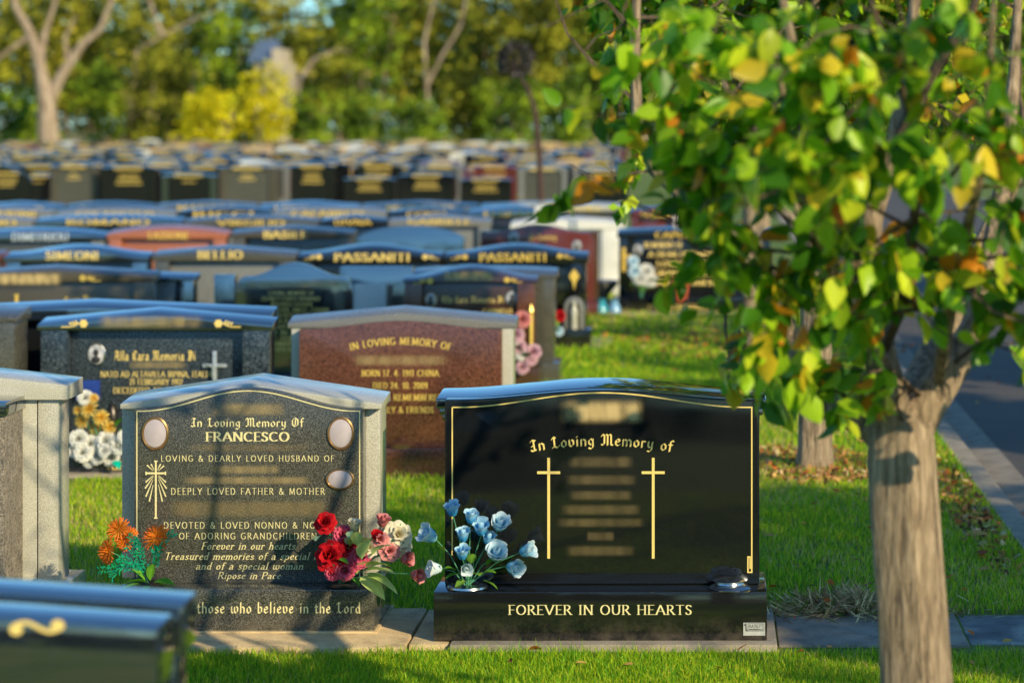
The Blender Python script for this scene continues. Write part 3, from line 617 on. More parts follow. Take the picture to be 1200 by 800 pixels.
tx = TextPx(t, slab, ys, M['brightgold']); tx.line('IN LOVING MEMORY OF', 'bold', 411, 528, 395.5, 403.5, sag=7, track=.16); tx.smear(408, 532, 413, 431, 'unsharp')
tx.line('BORN 17. 4. 1911 CHINA', 'bold', 424, 514, 433.5, 440.5, track=.16); tx.line('DIED 24. 10. 2009', 'bold', 437, 501, 448, 455, track=.16); tx.line('FOREVER REMEMBERED', 'bold', 418, 519, 462, 469, track=.16); tx.line('BY FAMILY & FRIENDS', 'bold', 422, 508, 476.5, 483.5, track=.16)
bm = BM(); lathe(bm, [(.07, 0), (.072, .012), (.05, .03), (.03, .034)], (SX(470, 13.92), 13.92, .1705), 20); t.part('flower_holder', bm, M['bronze'], base)
D = 14.62
t, slab, cp, base, ys = frame_stone(D, SX(-110, D), SX(318, D), SZ(352.5, D), .05, 'wide black granite headstone standing back to back behind the blue flecked one with the crucifix', 'gable', 'black2', 'black', 'darkgrey', .07, .15, .1, .22)
D = 13.95
t, slab, cp, base, ys = frame_stone(D, SX(-220, D), SX(20, D), SZ(360, D), .01, 'dark grey granite headstone at the left edge beside the blue flecked one', 'low', 'darkgrey', 'darkgrey', 'darkgrey', .075, .14, .06, .3)
TextPx(t, slab, ys, M['gold']).line('IN', 'bold', 0, 14, 388, 396)

# ------------------------------------------------------------------ row 3
D = 18.5
t, slab, cp, base, ys = frame_stone(D, SX(-60, D), SX(181, D), SZ(311, D), .05, 'olive brown granite headstone with gold rose on its cap, left edge of the third row', 'gable', 'olive', 'olive', 'olive', .075, .14, .07, .22)
TextPx(t, cp, D, M['gold']).smear(-10, 76, 317, 337, 'unsharpbright'); bm = BM(); ornament(bm, SX(97, D), SZ(326, D), .055, D-.0016); t.part('gold_rose', bm, M['brightgold'], cp, False)
tx = TextPx(t, slab, ys, M['brightgold']); tx.line('Cara Memoria', 'black', 76, 130, 346, 356, sag=2); tx.line('I', 'bold', 17, 22, 345, 356)
D = 19.0
t, slab, cp, base, ys = frame_stone(D, SX(-10, D), SX(229, D), SZ(317, D), .03, 'blue black granite headstone backing onto the olive brown one', 'gable', 'black2', 'grey', 'black2', .05, .14, .05, .2)
D = 17.9
def slab_stone(D, x0, x1, z1, z2, style, mat, label, name='headstone', wing=0, depth=.14, basem=None, group=None, baseh=.15):
    t = T(name, ((x0+x1)/2, D, 0), label, 'headstone', group); KEEP.append((x0-.05, x1+.05, D-.15, D+depth+.1))
    bm = BM(); box(bm, x0-.05, x1+.05, D-.13, D+depth+.05, 0, baseh, .006); base = t.part('base', bm, M[basem or mat])
    bm = BM(); prism(bm, [(x0, baseh-.0005), (x1, baseh-.0005)]+curve_top(x0, x1, z1, z2, style, 44), D, D+depth, .008); s = t.part('slab', bm, M[mat]); return t, s, base
t, s, base = slab_stone(D, SX(276, D), SX(412, D), SZ(345, D), SZ(308, D), 'serp', 'black2', 'blue black headstone with rounded shoulders and a tall block of small gold lettering')
tx = TextPx(t, s, D, M['gold']); tx.smear(278, 408, 326, 340, 'unsharp'); 
for i, (sx, ex, st) in enumerate([(315, 368, 'LOVING MEMORY OF'), (307, 375, 'DEARLY LOVED HUSBAND'), (318, 366, 'BELOVED FATHER'), (298, 385, 'GRANDFATHER, UNCLE, COUSIN'), (318, 372, 'A DEVOTED FRIEND'), (310, 378, 'FOREVER IN OUR THOUGHTS'), (316, 372, 'LOVED BY ALL'), (308, 378, 'REST IN THE ARMS'), (312, 374, 'OF THE LORD'), (316, 370, 'ALWAYS LOVED'), (316, 372, 'NEVER FORGOTTEN')]): tx.line(st, 'serif', sx, ex, 341+i*6.6, 345.5+i*6.6)
bm = BM(); box(bm, SX(250, D), SX(274, D), D+.02, D+.14, .1495, SZ(322, D), .006); t.part('side_wing', bm, M['black2'])
D = 19.4
t, s, base = slab_stone(D, SX(398, D), SX(484, D), SZ(313, D), SZ(311, D), 'flat', 'black2', 'plain polished blue black headstone between the rounded shoulders one and the brown one')
D = 19.1
t, s, base = slab_stone(D, SX(415, D), SX(452, D), SZ(333, D), SZ(331, D), 'flat', 'white', 'white slab added for a bright reflection right of the rounded shoulders headstone', depth=.1)  # white slab built in place of a pale reflection on the polished stone
D = 18.5
t, slab, cp, base, ys = frame_stone(D, SX(471, D), SX(629, D), SZ(311, D), .085, 'dark brown granite headstone with bell cap, two round portraits and gold blackletter line', 'bell', 'darkbrown', 'darkbrown', 'brown', .045, .13, .06, .24)
TextPx(t, cp, D, M['brightgold']).smear(516, 582, 315, 332, 'unsharpbright'); bm = BM(); ornament(bm, SX(504, D), SZ(329, D), .05, D-.0016, -1); t.part('gold_rose', bm, M['brightgold'], cp, False); bm = BM(); ornament(bm, SX(594, D), SZ(328, D), .045, D-.0016, 1); t.part('gold_rose', bm, M['brightgold'], cp, False)
tx = TextPx(t, slab, ys, M['gold']); tx.line('Alla Cara Memoria Di', 'black', 517, 590, 347, 354.5); tx.line('CARMELO', 'bold', 566, 600, 362, 368)
portrait(t, slab, SX(505, ys), SZ(351, ys), .05, .06, ys-.001, 'bronze', 'photo', True); portrait(t, slab, SX(600, ys), SZ(349, ys), .05, .062, ys-.001, 'chrome', 'photo', True)
bm = BM(); a, b = SX(619.5, D), SX(625, D); tube(bm, [((a+b)/2, D-.004, SZ(408, D)), ((a+b)/2, D-.004, SZ(368, D))], [.012, .016], 8); lathe(bm, [(.004, 0), (.022, .02), (.014, .05), (.002, .08)], ((a+b)/2, D-.004, SZ(368, D)), 8); t.part('gold_torch', bm, M['brightgold'])
D = 18.95
t, slab, cp, base, ys = frame_stone(D, SX(482, D), SX(652, D), SZ(313, D), .02, 'grey black granite headstone backing onto the dark brown one with portraits', 'low', 'darkgrey', 'darkgrey', 'darkgrey', .07, .14, .03, .3)

# ------------------------------------------------------------------ row 4
D = 22
def named(D, a, b, yt, peak, label, txt, tx0, tx1, ty0, ty1, cap='gable', capm='black', slabm='black', pierm=None, style='bold', mat='gold', **k):
    t, slab, cp, base, ys = frame_stone(D, SX(a, D), SX(b, D), SZ(yt, D), peak, label, cap, capm, slabm, pierm, **k)
    if txt: TextPx(t, cp, D, M[mat]).line(txt, style, tx0, tx1, ty0, ty1, track=.14)
    return t, slab, cp, base, ys
named(D, 4, 174, 287, .07, 'black headstone with SIMEONI in gold on its cap, left of the fourth row', 'SIMEONI', 54, 115, 295, 304, 'bell', 'black2', 'black', capth=.09)
named(D, 178, 346, 288, .05, 'grey and black granite headstone marked BELLIO on its cap, fourth row', 'BELLIO', 232, 284, 294, 303, 'gable', 'darkgrey', 'grey', 'darkgrey', capth=.09)
t, slab, cp, base, ys = named(D, 348, 518, 286, .075, 'black granite headstone named PASSANITI, the left one of two that match', 'PASSANITI', 392, 480, 297, 306, 'bell', capth=.10, mat='gold')
bm = BM(); ornament(bm, SX(374, D), SZ(301, D), .05, D-.0016, -1); t.part('gold_rose', bm, M['gold'], cp, False); bm = BM(); ornament(bm, SX(498, D), SZ(301, D), .05, D-.0016, 1); t.part('gold_rose', bm, M['gold'], cp, False)
t, slab, cp, base, ys = named(D, 520, 689, 286, .075, 'black headstone named PASSANITI with a grey saint niche on its right pier', 'PASSANITI', 562, 640, 297, 306, 'bell', capth=.10, mat='brightgold')
bm = BM(); ornament(bm, SX(545, D), SZ(301, D), .05, D-.0016, -1); t.part('gold_rose', bm, M['brightgold'], cp, False); bm = BM(); ornament(bm, SX(656, D), SZ(300, D), .05, D-.0016, 1); t.part('gold_rose', bm, M['brightgold'], cp, False)
cx = SX(673, D); k = D/F
bm = BM(); raw(bm, [(cx-6*k, D-.003, SZ(324, D)), (cx-4*k, D-.003, SZ(320, D)), (cx, D-.003, SZ(315, D)), (cx+4*k, D-.003, SZ(320, D)), (cx+6*k, D-.003, SZ(324, D)), (cx+2*k, D-.003, SZ(330, D)), (cx, D-.003, SZ(340, D)), (cx-2*k, D-.003, SZ(330, D))], [tuple(range(8))[::-1]]); t.part('gold_ornament', bm, M['brightgold'], None, False)
bm = BM(); z0, z1 = SZ(399, D), SZ(347, D); o = [(cx-12*k, z0), (cx+12*k, z0)]+curve_top(cx-12*k, cx+12*k, SZ(360, D), z1, 'arch', 16); prism(bm, o, D-.05, D+.008, .012); ni = t.part('niche', bm, M['grey'])
bm = BM(); o = [(cx-7*k, z0+.03), (cx+7*k, z0+.03)]+curve_top(cx-7*k, cx+7*k, SZ(364, D), z1-.04, 'arch', 14); prism(bm, o, D-.054, D-.0505, 0); t.part('niche_recess', bm, M['darkgrey'], ni)
bm = BM(); lathe(bm, [(.03, 0), (.034, .04), (.028, .18), (.034, .24), (.02, .275), (.018, .29), (.022, .315), (.004, .34)], (cx, D-.066, z0+.03), 12); t.part('saint_figure', bm, M['lightgrey'], ni)
named(D, -150, 1, 290, .04, 'brown granite headstone cut off by the left edge of the fourth row', None, 0, 0, 0, 0, 'gable', 'brown', 'brown')

# ------------------------------------------------------------------ row 5
D = 25.8
named(D, -40, 123, 267, .055, 'blue grey granite headstone with pale silver name on its cap, left of the red one', 'DIMITRIOU', 14, 80, 273, 282, 'low', 'black2', 'darkgrey', 'grey', mat='silverpaint')
named(D, 125, 266, 264, .06, 'terracotta red granite headstone with peaked cap, the only red one at the left', 'TASSONE', 172, 222, 272, 280, 'low', 'red', 'red', mat='brightgold')
named(D, 270, 414, 264, .05, 'olive and black granite headstone named BASILE, right of the red one', 'BASILE', 309, 360, 271, 279, 'gable', 'olive', 'black', mat='gold')
t, s, base = slab_stone(D, SX(416, D), SX(545, D), SZ(285, D), SZ(265, D), 'arch', 'black2', 'plain blue black headstone with one broad round arch')
t, s, base = slab_stone(25.5, SX(563, 25.5), SX(696, 25.5), SZ(283, 25.5), SZ(263, 25.5), 'serp', 'burgundy', 'burgundy granite headstone with two portraits in front of the white marble one')
tx = TextPx(t, s, 25.5, M['brightgold']); tx.line('In Loving', 'black', 620, 652, 274, 281)
portrait(t, s, SX(602, 25.5), SZ(278, 25.5), .05, .062, 25.499, 'chrome', 'photo', True); portrait(t, s, SX(676, 25.5), SZ(288, 25.5), .05, .062, 25.499, 'chrome', 'photo', True)
bm = BM(); box(bm, SX(563, 25.68), SX(701, 25.68), 25.66, 25.85, 0, SZ(271, 25.7), .008); t.part('backing', bm, M['darkbrown'])
t, slab, cp, base, ys = named(26.1, 723, 905, 266, .03, 'black headstone behind leafy branches with a red flower pot on its base', 'CAPUTO', 768, 820, 272, 279, 'low', 'black', 'black', mat='brightgold', pier=.16, recess=.05)
tx = TextPx(t, slab, ys, M['gold'])
for i, (a, b, st) in enumerate([(755, 800, 'IN MEMORY OF'), (760, 840, 'A DEAR HUSBAND'), (770, 850, 'LOVED FATHER'), (765, 850, 'GRANDFATHER'), (770, 850, 'AND FRIEND')]): tx.line(st, 'bold', a, b, 284+i*11, 290+i*11)
TextPx(t, base, 26.1-.15, M['gold']).line('FOREVER IN OUR THOUGHTS', 'bold', 760, 830, 357, 362)
portrait(t, slab, SX(747, ys), SZ(293, ys), .055, .07, ys-.001, 'chrome', 'photo', True)
bm = BM(); ornament(bm, SX(731, 26.1), SZ(300, 26.1), .06, 26.1-.0016, 1); box(bm, SX(729, 26.1), SX(733, 26.1), 26.08, 26.105, SZ(318, 26.1), SZ(290, 26.1), .003); t.part('gold_ornament', bm, M['brightgold'], None, False)
# ------------------------------------------------------------------ rows 6 to 8
D = 28.8
t, slab, cp, base, ys = frame_stone(D, SX(598, D), SX(727, D), SZ(254, D), .05, 'white marble headstone with a plain peaked frame, tallest pale one beside the lawn', 'low', 'white', 'white', 'white', .10, .20, .05, .25, basem='white')
bm = BM(); box(bm, SX(622, D)+.0, SX(634, D), D+.05, D+.15, 0, SZ(243, D), .01); 
wp = T('marker_post', (SX(628, D+.6), D+.6, 0), 'short white post showing above the white marble headstone', 'post'); bmesh.ops.translate(bm, verts=bm.verts, vec=(0, .55, 0)); wp.part('post', bm, M['white'])
ROW = [
 (28.8, [(-70, 36, 'grey', 'grey', 'BRUNO', 'gable'), (40, 213, 'black2', 'black', 'ROMANO', 'low'), (216, 372, 'darkgrey', 'grey', 'VIRGILIO', 'low'), (375, 452, 'black', 'black', 'DIVNA', 'gable'), (455, 575, 'grey', 'grey', 'GABRIELE', 'bell')]),
 (31.8, [(-40, 60, 'grey', 'grey', 'MARINI', 'gable'), (64, 205, 'grey', 'olive', 'COLANGELO', 'low'), (208, 316, 'black', 'black', 'RICCI', 'low'), (319, 452, 'grey', 'darkgrey', 'CALABRESE', 'low'), (455, 545, 'black', 'black', 'CONTI', 'gable'), (548, 655, 'black2', 'darkbrown', 'FERRARA', 'low'), (738, 800, 'burgundy', 'burgundy', 'SERRA', 'arch')]),
 (34.4, [(-30, 72, 'black2', 'black', 'GALLO', 'gable'), (75, 180, 'black', 'darkgrey', 'ESPOSITO', 'low'), (183, 300, 'darkgrey', 'black', 'MANCINI', 'gable'), (303, 420, 'black2', 'black', 'LOMBARDI', 'bell'), (423, 560, 'grey', 'black', 'MORETTI', 'gable'), (563, 735, 'lightgrey', 'darkgrey', 'DE SANTIS  VITALE', 'gable')])]
CN = {'grey': 'grey', 'black2': 'blue black', 'darkgrey': 'dark grey', 'black': 'black', 'lightgrey': 'pale grey', 'burgundy': 'burgundy'}
for ri, (D, L) in enumerate(ROW):
    for (a, b, cm, sm, nm, cs) in L:
        yt = {28.8: 252, 31.8: 242, 34.4: 236}[D]+random.uniform(-1, 1)
        w_ = b-a; m = random.uniform(.16, .26)
        named(D+random.uniform(-.1, .1), a, b, yt, .045, f'{CN[cm]} granite headstone with {nm} in gold across its cap', nm, a+w_*m, b-w_*m, yt+6, yt+12, cs, cm, sm, mat='brightgold', capth=.1)

# ------------------------------------------------------------------ far headstones: prototypes as single meshes
def far_bm(kind, gl=4):
    bm = BM(); w2 = .62
    sty = {'peak': 'gable', 'bell': 'bell', 'round': 'serp', 'low': 'low'}[kind]
    box(bm, -w2-.03, w2+.03, -.15, .2, 0, .16, 0, 0)
    if kind == 'round': prism(bm, [(-w2, .159), (w2, .159)]+curve_top(-w2, w2, .7, 1.0, sty, 16), 0, .16, 0, 1)
    else:
        box(bm, -w2+.14, w2-.14, .06, .16, .159, .86, 0, 1)
        for s in (-1, 1): box(bm, min(s*(w2-.14), s*(w2-.01)), max(s*(w2-.14), s*(w2-.01)), .005, .19, .159, .86, 0, 0)
        prism(bm, [(-w2, .855), (w2, .855)]+curve_top(-w2, w2, .93, 1.0, sty, 2 if sty == 'gable' else 10), -.01, .2, 0, 0); tilt(bm, .2, .9, .1)
    for k in range(gl):   # gilded name and lines
        z = .875+.0 if k == 0 else .8-.085*k; wl = (.32 if k == 0 else random.uniform(.12, .34)); y = -.013 if kind != 'round' else -.003
        if k: y = .057 if kind != 'round' else -.003
        if kind == 'round' and k == 0: z = .84
        n = int(wl*2/.045)
        for q in range(n):
            xx = -wl+q*.045
            raw(bm, [(xx, y, z), (xx+.033, y, z), (xx+.033, y, z+(.06 if k == 0 else .035)), (xx, y, z+(.06 if k == 0 else .035))], [(0, 1, 2, 3)], 2)
    return bm
PROTO = []
for nm, kind, fm, sm, lb in [('black', 'peak', 'black', 'black', 'black peaked'), ('black', 'bell', 'black2', 'black', 'blue black curved'), ('grey', 'low', 'grey', 'darkgrey', 'grey low arched'), ('tan', 'low', 'tan', 'tan', 'sandy tan'), ('red', 'peak', 'burgundy', 'burgundy', 'burgundy peaked'),
                       ('round', 'round', 'black', 'black', 'black round shouldered'), ('white', 'low', 'white', 'lightgrey', 'white marble'), ('brown', 'bell', 'darkbrown', 'brown', 'brown'), ('olive', 'peak', 'olive', 'darkgrey', 'olive grey')]:
    bm = far_bm(kind, {'black': 4, 'black2': 2, 'grey': 1, 'tan': 4, 'burgundy': 5, 'white': 0, 'darkbrown': 6, 'olive': 3}[fm]); me = bpy.data.meshes.new('headstone'); bm.normal_update(); bm.to_mesh(me); bm.free()
    for m in (M[fm], M[sm], M['brightgold']): me.materials.append(m)
    PROTO.append((me, lb, fm))
WT = [24, 22, 10, 1.5, 4, 12, 2, 7, 10]; WTF = [11, 9, 14, 17, 7, 5, 12, 8, 12]
nfar = 0; far_pos = []; D = 58.0; k = 0
while D < 146:
    xa, xb = SX(-25, D), min(SX(720, D), -2)
    x = xa+random.uniform(0, .8)
    while x < xb:
        if random.random() > .06: far_pos.append((x, D+random.uniform(-.4, .4), random.choices(range(9), WT if D < 100 else WTF)[0], random.uniform(.85, 1.1), random.uniform(.74, 1.12)))
        x += random.choice([1.36, 1.4, 1.5, 1.6])
    D += (3.4 if k % 2 else 2.6)*(1 if D < 90 else 1.25); k += 1
order = sorted(far_pos, key=lambda q: q[1]); LIM = 250
for i, (x, y, pi, sx, sz) in enumerate(order[:LIM]):
    me, lb, _ = PROTO[pi]; o = bpy.data.objects.new('headstone', me); COL.objects.link(o); o.location = (x, y, 0); o.scale = (sx, 1, sz); o.rotation_euler.z = random.uniform(-.02, .02)
    setp(o, f'{lb} headstone among the blurred far rows in front of the trees', 'headstone', f'{lb} headstones in the far rows')
bm = BM(); mats = [M['black'], M['black2'], M['grey'], M['tan'], M['burgundy'], M['white'], M['lightgrey'], M['darkbrown'], M['brown'], M['olive'], M['darkgrey'], M['brightgold']]
for (x, y, pi, sx, sz) in order[LIM:]:
    me, lb, _ = PROTO[pi]; n0 = len(bm.verts); f0 = len(bm.faces); bm.from_mesh(me); bm.verts.ensure_lookup_table(); bm.faces.ensure_lookup_table()
    mp = [mats.index(m) for m in me.materials]
    for v in bm.verts[n0:]: v.co = (v.co.x*sx+x, v.co.y+y, v.co.z*sz)
    for f in bm.faces[f0:]: f.material_index = mp[f.material_index]
for k, (x, y, pi) in enumerate([(-4.4, -3.2, 0), (-2.9, -3.3, 2), (-1.4, -3.2, 1), (.3, -3.2, 0), (-5.2, -7.2, 3), (-3.6, -7.2, 0), (-2.0, -7.2, 1), (-.4, -7.1, 0), (1.0, -7.2, 7), (-3.4, -11, 1), (-1.9, -11, 0), (-.3, -11, 1)]):  # unseen stones added to darken what the black front reflects
    o = bpy.data.objects.new('headstone', PROTO[pi][0]); COL.objects.link(o); o.location = (x, y, 0); o.rotation_euler.z = PI if k % 2 else 0
    setp(o, f'{PROTO[pi][1]} headstone added behind the viewer for dark reflections', 'headstone', f'{PROTO[pi][1]} headstones added behind the viewer for reflections')
setp(link('distant_headstones', bm, mats, smooth=False), 'dense sunlit rows of tiny headstones at the far end of the cemetery', 'headstones', kind='stuff')

# ------------------------------------------------------------------ trees
def leaves_np(pos, dirs, size, pal, wts, detail, rs, jitter=.25, droop=.4):
    """leaf meshes at positions; detail 1 = folded oval of 8 faces, 0 = rhomb of 2"""
    n = len(pos); a = dirs+rs.normal(0, .5, (n, 3)); a[:, 2] -= droop; a /= np.linalg.norm(a, axis=1)[:, None]
    up = rs.normal(0, 1, (n, 3)); b = np.cross(a, up); b /= np.linalg.norm(b, axis=1)[:, None]; c = np.cross(b, a)
    L = size*rs.uniform(.65, 1.2, n)[:, None]; W = L*rs.uniform(.30, .38, (n, 1))
    if detail:
        ts = [0, .18, .45, .75, 1.0]; ws = [.05, .72, 1.0, .62, .0]; V = []
        curl = rs.uniform(-.1, .35, (n, 1))
        for t_, w_ in zip(ts, ws):
            mid = pos+a*L*t_-c*L*curl*t_*t_; V += [mid-b*W*w_+c*W*w_*.35, mid, mid+b*W*w_+c*W*w_*.35]
        V = np.stack(V, 1); m = 15; faces = []
        for k in range(4): o = k*3; faces += [(o, o+1, o+4, o+3), (o+1, o+2, o+5, o+4)]
    else:
        V = np.stack([pos, pos+a*L*.45-b*W, pos+a*L, pos+a*L*.45+b*W], 1); m = 4; faces = [(0, 1, 2, 3)]
    base = (np.arange(n)*m)[:, None, None]; fa = (np.array(faces)[None]+base).reshape(-1); st = np.arange(len(fa)//4)*4
    pal = np.array(pal); ci = rs.choice(len(pal), n, p=np.array(wts)/sum(wts)); C = pal[ci]*rs.uniform(1-jitter, 1+jitter, (n, 1))
    return V.reshape(-1, 3), fa, st, np.repeat(C, m, 0)
GREENS = [(.07, .22, .010), (.22, .48, .012), (.44, .68, .02), (.66, .76, .03), (.80, .60, .03), (.85, .33, .02), (.55, .15, .02)]
LW = [28, 24, 20, 18, 9, 4, 1]
def grow(rs, limbs, depth, twigs, bm, lvl=0, clip=None):
    """limbs: list of (points, r0, r1); makes side branches, collects twig points for leaves"""
    for pts, r0, r1 in limbs:
        pts = [Vector(p) for p in pts]; n = len(pts); tube(bm, pts, [r0+(r1-r0)*i/(n-1) for i in range(n)], 10 if r0 > .04 else 6 if r0 > .01 else 4, True, 0 if r0 > .021 else 1)
        if lvl >= depth:
            for i in range(1, n):
                twigs.append((pts[i-1], pts[i]))
            continue
        L = sum((b-a).length for a, b in zip(pts, pts[1:])); nb = max(2, int(L/(.085 if lvl == 0 else .07)))
        sub = []
        for q in range(nb):
            u = (.28 if lvl == 0 else .12)+(.97-(.28 if lvl == 0 else .12))*(q+rs.random()*.6)/nb; s = u*(n-1); i = min(int(s), n-2); p = pts[i].lerp(pts[i+1], s-i); d = (pts[i+1]-pts[i]).normalized()
            side = Vector(rs.normal(0, 1, 3)); side = (side-d*side.dot(d)).normalized(); dd = (d*rs.uniform(.1, .7)+side+Vector((0, 0, rs.uniform(-.25, .45)))).normalized()
            ln = (rs.uniform(.45, .95) if lvl == 0 else rs.uniform(.16, .38))*(1-.35*u); seg = 4; pp = [p]; cur = p.copy(); dv = dd.copy()
            for z in range(seg):
                dv = (dv+Vector(rs.normal(0, .22, 3))+Vector((0, 0, -.03))).normalized(); cur = cur+dv*ln/seg; pp.append(cur.copy())
            if clip and not clip(cur): continue
            rr = r0+(r1-r0)*u; sub.append((pp, min(rr*.55, .016 if lvl == 0 else .006), .0025 if lvl == 0 else .0014))
        grow(rs, sub, depth, twigs, bm, lvl+1, clip)
def pear_tree(X, Y, limbs, trunkpts, label, seed, leaf=.078, per=2.6, detail=1, depth=2, clip=None, extra=None, group=None):
    rs = np.random.default_rng(seed); t = T('pear_tree', (X, Y, 0), label, 'tree', group); tw = []
    bm = BM(); pts, rad = trunkpts; tube(bm, pts, rad, 20, True)
    for v in bm.verts:
        a = math.atan2(v.co.y-Y, v.co.x-X); v.co += Vector((math.cos(a), math.sin(a), 0))*.006*math.sin(a*5+v.co.z*3)
    t.part('trunk', bm, M['bark'])
    bm = BM(); grow(rs, limbs, depth, tw, bm, 0, clip)
    if extra: grow(rs, extra, 2, tw, bm, 1, clip)
    t.part('branches', bm, [M['bark'], M['twig']])
    pos = []; dr = []
    for a, b in tw:
        nl = rs.poisson(per)
        for _ in range(nl):
            p = a.lerp(b, rs.random()); 
            if clip and not clip(p): continue
            pos.append(p+Vector(rs.normal(0, .012, 3))); dr.append(((b-a).normalized()*.5+Vector((0, 0, -.25))))
    V, fa, st, C = leaves_np(np.array(pos)-np.array([[X, Y, 0]]), np.array(dr), leaf, GREENS, LW, detail, rs)
    o = npmesh('crown', V, fa, st, C, M['leaf'], t.o)
    if detail: o.data.shade_smooth()
    print('LEAVES', label[:20], len(pos)); return t
def PT(px, py, D): return (SX(px, D), D, SZ(py, D))
def limb(*a): return [PT(*q) for q in a]
D = 6.7
L1 = limb((1062, 512, 6.72), (1088, 470, 6.72), (1118, 425, 6.74), (1142, 385, 6.78), (1162, 300, 6.85), (1178, 200, 6.95), (1188, 90, 7.05), (1196, -60, 7.15))
L2 = limb((1050, 505, 6.68), (1040, 450, 6.66), (1024, 390, 6.62), (1014, 320, 6.58), (1022, 250, 6.55), (1046, 180, 6.52), (1062, 100, 6.5), (1072, 0, 6.48), (1070, -50, 6.46))
L3 = limb((1038, 515, 6.72), (1008, 492, 6.75), (972, 478, 6.8), (938, 420, 6.9), (905, 350, 7.0), (868, 285, 7.1), (815, 243, 7.15), (768, 200, 7.2), (747, 150, 7.2), (744, 60, 7.2), (748, -60, 7.2), (760, -220, 7.2))
L4 = limb((1066, 470, 6.74), (1080, 440, 6.85), (1112, 370, 7.0), (1146, 300, 7.15), (1182, 225, 7.3), (1215, 130, 7.4), (1250, 0, 7.5), (1290, -180, 7.6))
L5 = limb((1014, 330, 6.58), (985, 250, 6.45), (955, 160, 6.35), (930, 60, 6.25), (905, -60, 6.2), (885, -250, 6.2))
L6 = limb((1142, 385, 6.78), (1175, 345, 6.6), (1215, 300, 6.45), (1270, 240, 6.3), (1330, 150, 6.2), (1380, 20, 6.1))
L7 = limb((1024, 390, 6.62), (975, 330, 6.9), (915, 240, 7.2), (860, 140, 7.4), (830, 20, 7.5))
L8 = limb((1046, 180, 6.52), (1090, 90, 6.4), (1140, 10, 6.3), (1180, -120, 6.2))
L9 = limb((1046, 440, 6.66), (1020, 400, 6.4), (985, 340, 6.1), (950, 260, 5.85), (925, 150, 5.7), (900, 20, 5.6))
L10 = limb((1100, 450, 6.72), (1110, 380, 6.4), (1125, 300, 6.1), (1150, 200, 5.85), (1160, 80, 5.7), (1165, -10, 5.6))
L11 = limb((1030, 420, 6.64), (1060, 350, 6.3), (1070, 270, 6.0), (1080, 170, 5.8), (1040, 60, 5.65), (1020, 0, 5.6))
limbs1 = [(L9, .022, .005), (L10, .022, .005), (L11, .02, .005), (L1, .066, .010), (L2, .056, .010), (L3, .045, .008), (L4, .050, .009), (L5, .024, .006), (L6, .024, .006), (L7, .026, .006), (L8, .02, .006)]
ex = [(limb((1008, 492, 6.75), (988, 462, 6.65), (965, 452, 6.6), (942, 478, 6.55), (938, 498, 6.55)), .007, .002), (limb((938, 420, 6.9), (925, 440, 6.8), (918, 470, 6.75), (925, 495, 6.75)), .007, .002), (limb((972, 478, 6.8), (965, 440, 6.7), (985, 420, 6.6), (990, 450, 6.55)), .007, .002), (limb((868, 285, 7.1), (852, 330, 7.0), (850, 385, 6.95), (856, 430, 6.95), (852, 448, 6.95)), .008, .002), (limb((1088, 470, 6.72), (1040, 430, 6.5), (1010, 440, 6.45), (1000, 480, 6.45)), .007, .002), (limb((905, 350, 7.0), (880, 375, 6.95), (862, 395, 6.9), (852, 425, 6.9)), .008, .003), (limb((972, 478, 6.8), (945, 462, 6.7), (925, 470, 6.65)), .006, .002), (limb((768, 200, 7.2), (720, 205, 7.2), (705, 190, 7.2)), .006, .002), (limb((747, 120, 7.2), (700, 80, 7.2), (665, 40, 7.2), (648, -10, 7.2)), .009, .003), (limb((745, 40, 7.2), (700, -10, 7.15), (660, -50, 7.1)), .008, .003),
      (limb((1060, 500, 6.65), (1050, 470, 6.55), (1062, 455, 6.5)), .005, .002), (limb((1040, 450, 6.66), (1010, 460, 6.55), (1005, 480, 6.5)), .006, .002), (limb((1118, 425, 6.7), (1150, 400, 6.6), (1185, 410, 6.5), (1200, 430, 6.5)), .007, .002)]
def clip1(p):
    px = PX+F*p.x/p.y; py = PY+F*(CAMZ-p.z)/p.y
    if p.y < 5.0: return False
    lim = 505 if px > 905 else 300+ (px-700)*.95 if px > 760 else 260
    if 835 < px < 880: lim = 455
    if px > 1110: lim = 455
    if px < 735 and (math.sin(px*.31+py*.17)*math.sin(py*.23-px*.11) < -.3): return False
    if 1045 < px < 1115: lim = 385
    if px < 640 or py > lim: return False
    dy = 9.66-p.y; hx, hz = p.x-dy*math.tan(R(SAZ)), p.z-dy*math.tan(R(SEL))/math.cos(R(SAZ)); seen = py > -15
    if -4.2 < hx < .6 and -.6 < hz < 1.1 and not seen: return False
    if -3.2 < hx < -1.2 and -.3 < hz < 1.1 and math.sin(p.x*97+p.z*61) < .72: return False
    dt = 6.7-p.y; qx, qz = p.x-dt*math.tan(R(SAZ)), p.z-dt*math.tan(R(SEL))/math.cos(R(SAZ))
    if dt > 0 and .42 < qx < .70 and .3 < qz < 1.3 and math.sin(p.x*97+p.z*61) < .8: return False
    if -2.6 < hx < -1.2 and -.2 < hz < .5 and math.sin(p.x*77+p.z*91) < .6: return False
    if p.y > 6.9 and px > 860 and math.sin(p.x*157+p.z*171) < -.2: return False
    if -1.2 < hx < .3 and -.1 < hz < .6 and math.sin(p.x*97+p.z*61) < .2: return False
    return True
pear_tree(.555, 6.7, limbs1, ([PT(1080, 1010, 6.7), PT(1076, 880, 6.7), PT(1072, 790, 6.7), PT(1066, 700, 6.7), PT(1060, 610, 6.7), PT(1056, 540, 6.7), PT(1056, 500, 6.7), PT(1056, 478, 6.7)], [.125, .106, .099, .096, .094, .093, .086, .055]),
          'nearest pear tree with green and orange autumn leaves right of the black headstone', 11, clip=clip1, extra=ex, per=3.4, leaf=.074)
